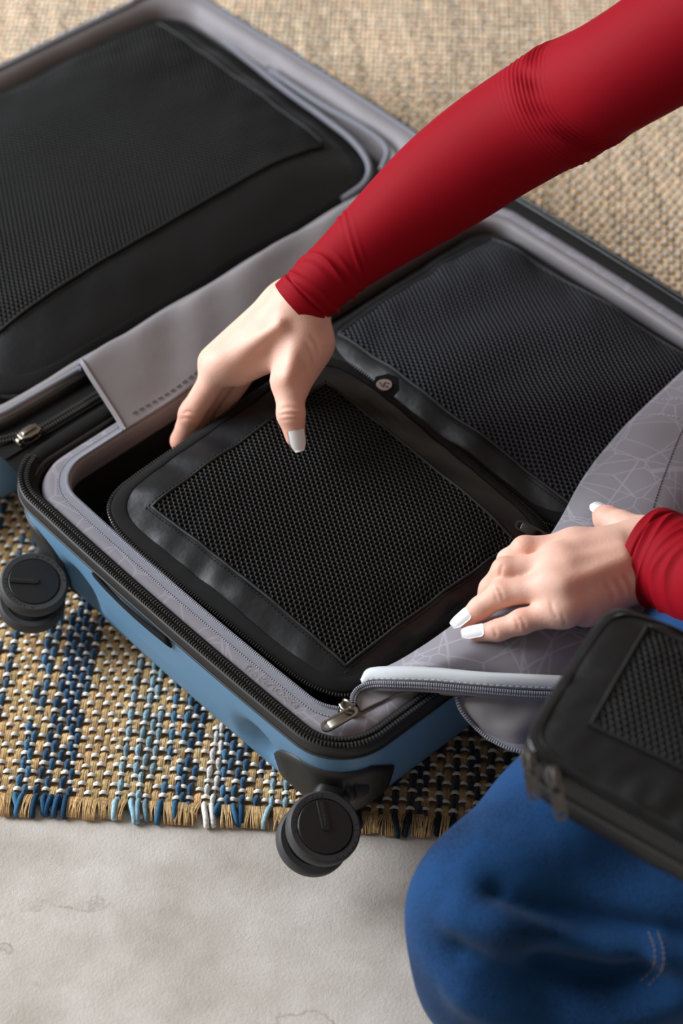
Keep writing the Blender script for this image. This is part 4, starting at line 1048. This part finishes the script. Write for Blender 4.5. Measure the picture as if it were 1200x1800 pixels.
nail(fL[1]['p'][3], fL[1]['p'][2], np.array([-.6, -.2, .75]), .0060, .0105, .004)
nail(fL[4]['p'][3], fL[4]['p'][2], np.array([-.3, .25, .9]), .0066, .0110, .0055)

# ---- sleeves
def sleeve(name, pts, rads, n, nth, folds, seed, cufflen=.011, el=1.0, elaxis=None):
    cl = catmull(np.array(pts), n); rd = catmull(np.c_[rads, rads, rads], n)[:, 0]
    for _ in range(1200): cl[1:-1] = (cl[:-2] + 2 * cl[1:-1] + cl[2:]) / 4; rd[1:-1] = (rd[:-2] + 2 * rd[1:-1] + rd[2:]) / 4
    T, N, Bn = frames(cl); s = np.r_[0, np.cumsum(np.linalg.norm(np.diff(cl, axis=0), axis=1))]
    th = np.linspace(0, 2 * np.pi, nth, endpoint=False); ct, st_ = np.cos(th), np.sin(th)
    disp = np.zeros((n, nth)); Sg, Tg = np.meshgrid(s, th, indexing='ij')
    for s0_, wdt, amp, per, skew, ph in folds:
        env = np.exp(-((Sg - s0_ - skew * np.sin(Tg + ph)) / wdt) ** 2)
        ang = .55 + .45 * np.sin(Tg * 1 + ph * 1.7 + 1) * np.sin(Tg * 2 + ph)
        w = np.sin((Sg - skew * np.sin(Tg + ph)) * 2 * np.pi / per + 1.4 * np.sin(2 * Tg + ph) + ph)
        disp += amp * env * ang * (1 - np.abs(w)) ** 1.0 * 1.4
    # cuff hem ridge
    disp += np.where(Sg < cufflen, .0010, 0) - .0008 * np.exp(-((Sg - cufflen) / .0009) ** 2)
    pn = np.stack([np.cos(Tg) * 1.0, np.sin(Tg) * 1.0, Sg * 22], -1); disp += .0008 * snoise(pn, seed, 1.6, 3)
    R = rd[:, None] + disp
    off = N[:, None] * ct[None, :, None] + Bn[:, None] * st_[None, :, None]
    if elaxis is not None:
        a = np.asarray(elaxis)[None, None]; comp = (off * a).sum(-1, keepdims=True); off = off + a * comp * (el - 1) * np.clip(1 - s / .12, 0, 1)[:, None, None]
    V = cl[:, None] + R[..., None] * off
    inner = cl[:1, None] + (R[:1, :, None] - .0016) * off[:1]; inner2 = cl[6:7, None] + (R[6:7, :, None] - .003) * off[6:7]
    V = np.concatenate([inner2, inner, V]); k = len(V)
    o = mk(name, V.reshape(-1, 3), gridfaces(k, nth, False, True), M_RED, person); return o
pr = [(522, 540, .222, 52), (556, 508, .233, 55), (592, 472, .243, 57), (688, 391, .268, 77), (790, 309, .297, 97), (885, 245, .324, 101), (975, 190, .352, 107), (1065, 140, .388, 104), (1140, 98, .418, 105)]
P = [at(*a[:3]) for a in pr]; Rr = [rpx(a[3], p) for a, p in zip(pr, P)]
P += [RSH]; Rr += [.052]
folds = [(.016, .005, .0022, .013, .003, .3), (.030, .007, .0026, .017, .010, 1.9), (.052, .005, .0012, .012, .014, 3.6), (.236, .016, .0024, .0095, .008, 2.4), (.255, .012, .0026, .0085, .010, .9)]
sleeve('sleeve', P, Rr, 460, 96, folds, 5)
lp = [at(1143, 972, .170), at(1172, 984, .174), at(1215, 1004, .182), at(1290, 1042, .205), LEL, LSH]
sleeve('sleeve', lp, [rpx(82, lp[0]), rpx(84, lp[1]), rpx(82, lp[2]), .036, .046, .052], 300, 96, [(.016, .008, .0030, .020, .004, .3), (.034, .010, .0042, .024, .008, 2.0), (.058, .012, .0040, .026, .008, 4.0)], 6, .008)
Vt, Ft = surfnet(lambda P: torso_sdf(P), (.15, -.56, .18), (.82, .24, .66), .008)
mk('top', Vt, Ft, M_RED, person)

# ---- jeans
K1, K2 = at(868, 1594, .105), at(880, 1700, .066)
TH1 = at(1345, 1185, .118); ANK = np.array([.50, -.465, .064])
LH = np.array([.56, -.20, .19]); RH = np.array([.62, -.05, .19]); RK = np.array([.46, .02, .09]); RA = np.array([.75, .0, .07])
CALF = at(1420, 1620, .085)
def jeans_sdf(P):
    d = seg(P, K1, TH1, .047, .078)
    d = smin(d, seg(P, TH1, LH, .078, .090), .03)
    d = smin(d, seg(P, K2, ANK, .050, .052), .030)
    d = smin(d, seg(P, K1, K2, .046, .048), .02)
    d = smin(d, seg(P, K1 - [0, 0, .02], CALF, .045, .075), .02)
    r = seg(P, RK, RH, .050, .075); r = smin(r, seg(P, RK + [.02, .02, -.04], RA, .045, .05), .03)
    d = np.minimum(d, r) if True else d
    d = smin(d, seg(P, LH, RH, .10, .10), .04)
    w = np.zeros(P.shape[:3], np.float32)
    for k_, (dx, dy, dz, fr, am, ph) in enumerate(((.3, 1, .5, 55, .0016, .2), (.5, .8, -.6, 90, .0010, 1.2), (-.2, .9, .9, 38, .0022, 2.4), (1, .5, .1, 30, .0012, .8))):
        w += am * np.sin((P[..., 0] * dx + P[..., 1] * dy + P[..., 2] * dz) * fr + 1.3 * np.sin(P[..., 0] * 25 + ph) + ph)
    d = d + w
    return np.maximum(d, .003 - P[..., 2])
Vj, Fj = surfnet(jeans_sdf, (-.01, -.60, -.005), (.84, .12, .34), .0038)
Nj = vnormals(Vj, Fj); near_ = np.where((Vj[:, 0] < .36) & (Vj[:, 1] < -.3))[0]; dsp = np.zeros(len(Vj))
for pts, dep, w in ((((846, 1545), (885, 1572), (950, 1598), (1050, 1622), (1230, 1655)), -.014, .0085), (((830, 1590), (930, 1628), (1050, 1655), (1230, 1688)), .010, .012),
                    (((918, 1688), (1000, 1710), (1080, 1726), (1140, 1712)), -.020, .011), (((765, 1662), (830, 1688), (900, 1728), (985, 1768)), -.009, .010),
                    (((770, 1712), (870, 1772), (1040, 1792), (1220, 1750)), .010, .014), (((1150, 1640), (1165, 1670), (1150, 1715), (1120, 1735)), .006, .007),
                    (((800, 1480), (900, 1500), (1000, 1500)), .004, .016), (((770, 1600), (840, 1640), (900, 1665)), .005, .010)):
    ln = raypts(Vj, Fj, pts, 70, 0); dd = np.full(len(near_), 1e3); ed = np.ones(len(near_))
    D = np.linalg.norm(Vj[near_][:, None] - ln[None], axis=2); j_ = D.argmin(1); dd = D.min(1)
    ed = np.clip(np.minimum(j_ + 4, len(ln) - 1 - j_ + 12) / 16.0, .25, 1)
    dsp[near_] += dep * ed * np.exp(-(dd / w) ** 2)
Vj = Vj + Nj * dsp[:, None]; Vj[:, 2] = np.maximum(Vj[:, 2], .002)
je = mk('jeans', Vj, Fj, M_DENIM, person, True, None, 'dark blue denim jeans')
m_ = je.modifiers.new('smooth', 'SMOOTH'); m_.factor = .5; m_.iterations = 5
for pts in (((1140, 1640), (1150, 1668), (1148, 1700), (1128, 1722)), ((1155, 1636), (1165, 1668), (1163, 1704), (1142, 1730))):
    ln = raypts(Vj, Fj, pts, 24, .0003)
    mk('seam_stitching', *teeth(ln, -FWD, .0036, .0022, .0006, .0004), M_STITCHJ, je, False, 'stuff')

# shoe on the folded-back foot (beyond the right edge of the picture)
TOE = np.array([.66, -.435, .040])
def shoe_sdf(P):
    d = smin(seg(P, ANK + [.02, 0, -.012], ANK + [.07, .004, -.02], .040, .038), seg(P, ANK + [.06, .004, -.022], TOE, .037, .034), .03)
    return smax(d, .004 - P[..., 2], .006)
mk('shoe', *surfnet(shoe_sdf, (.44, -.54, -.004), (.74, -.36, .14), .006), mat('white_shoe', (.6, .58, .55), .6), person, True, None, 'plain white shoe')
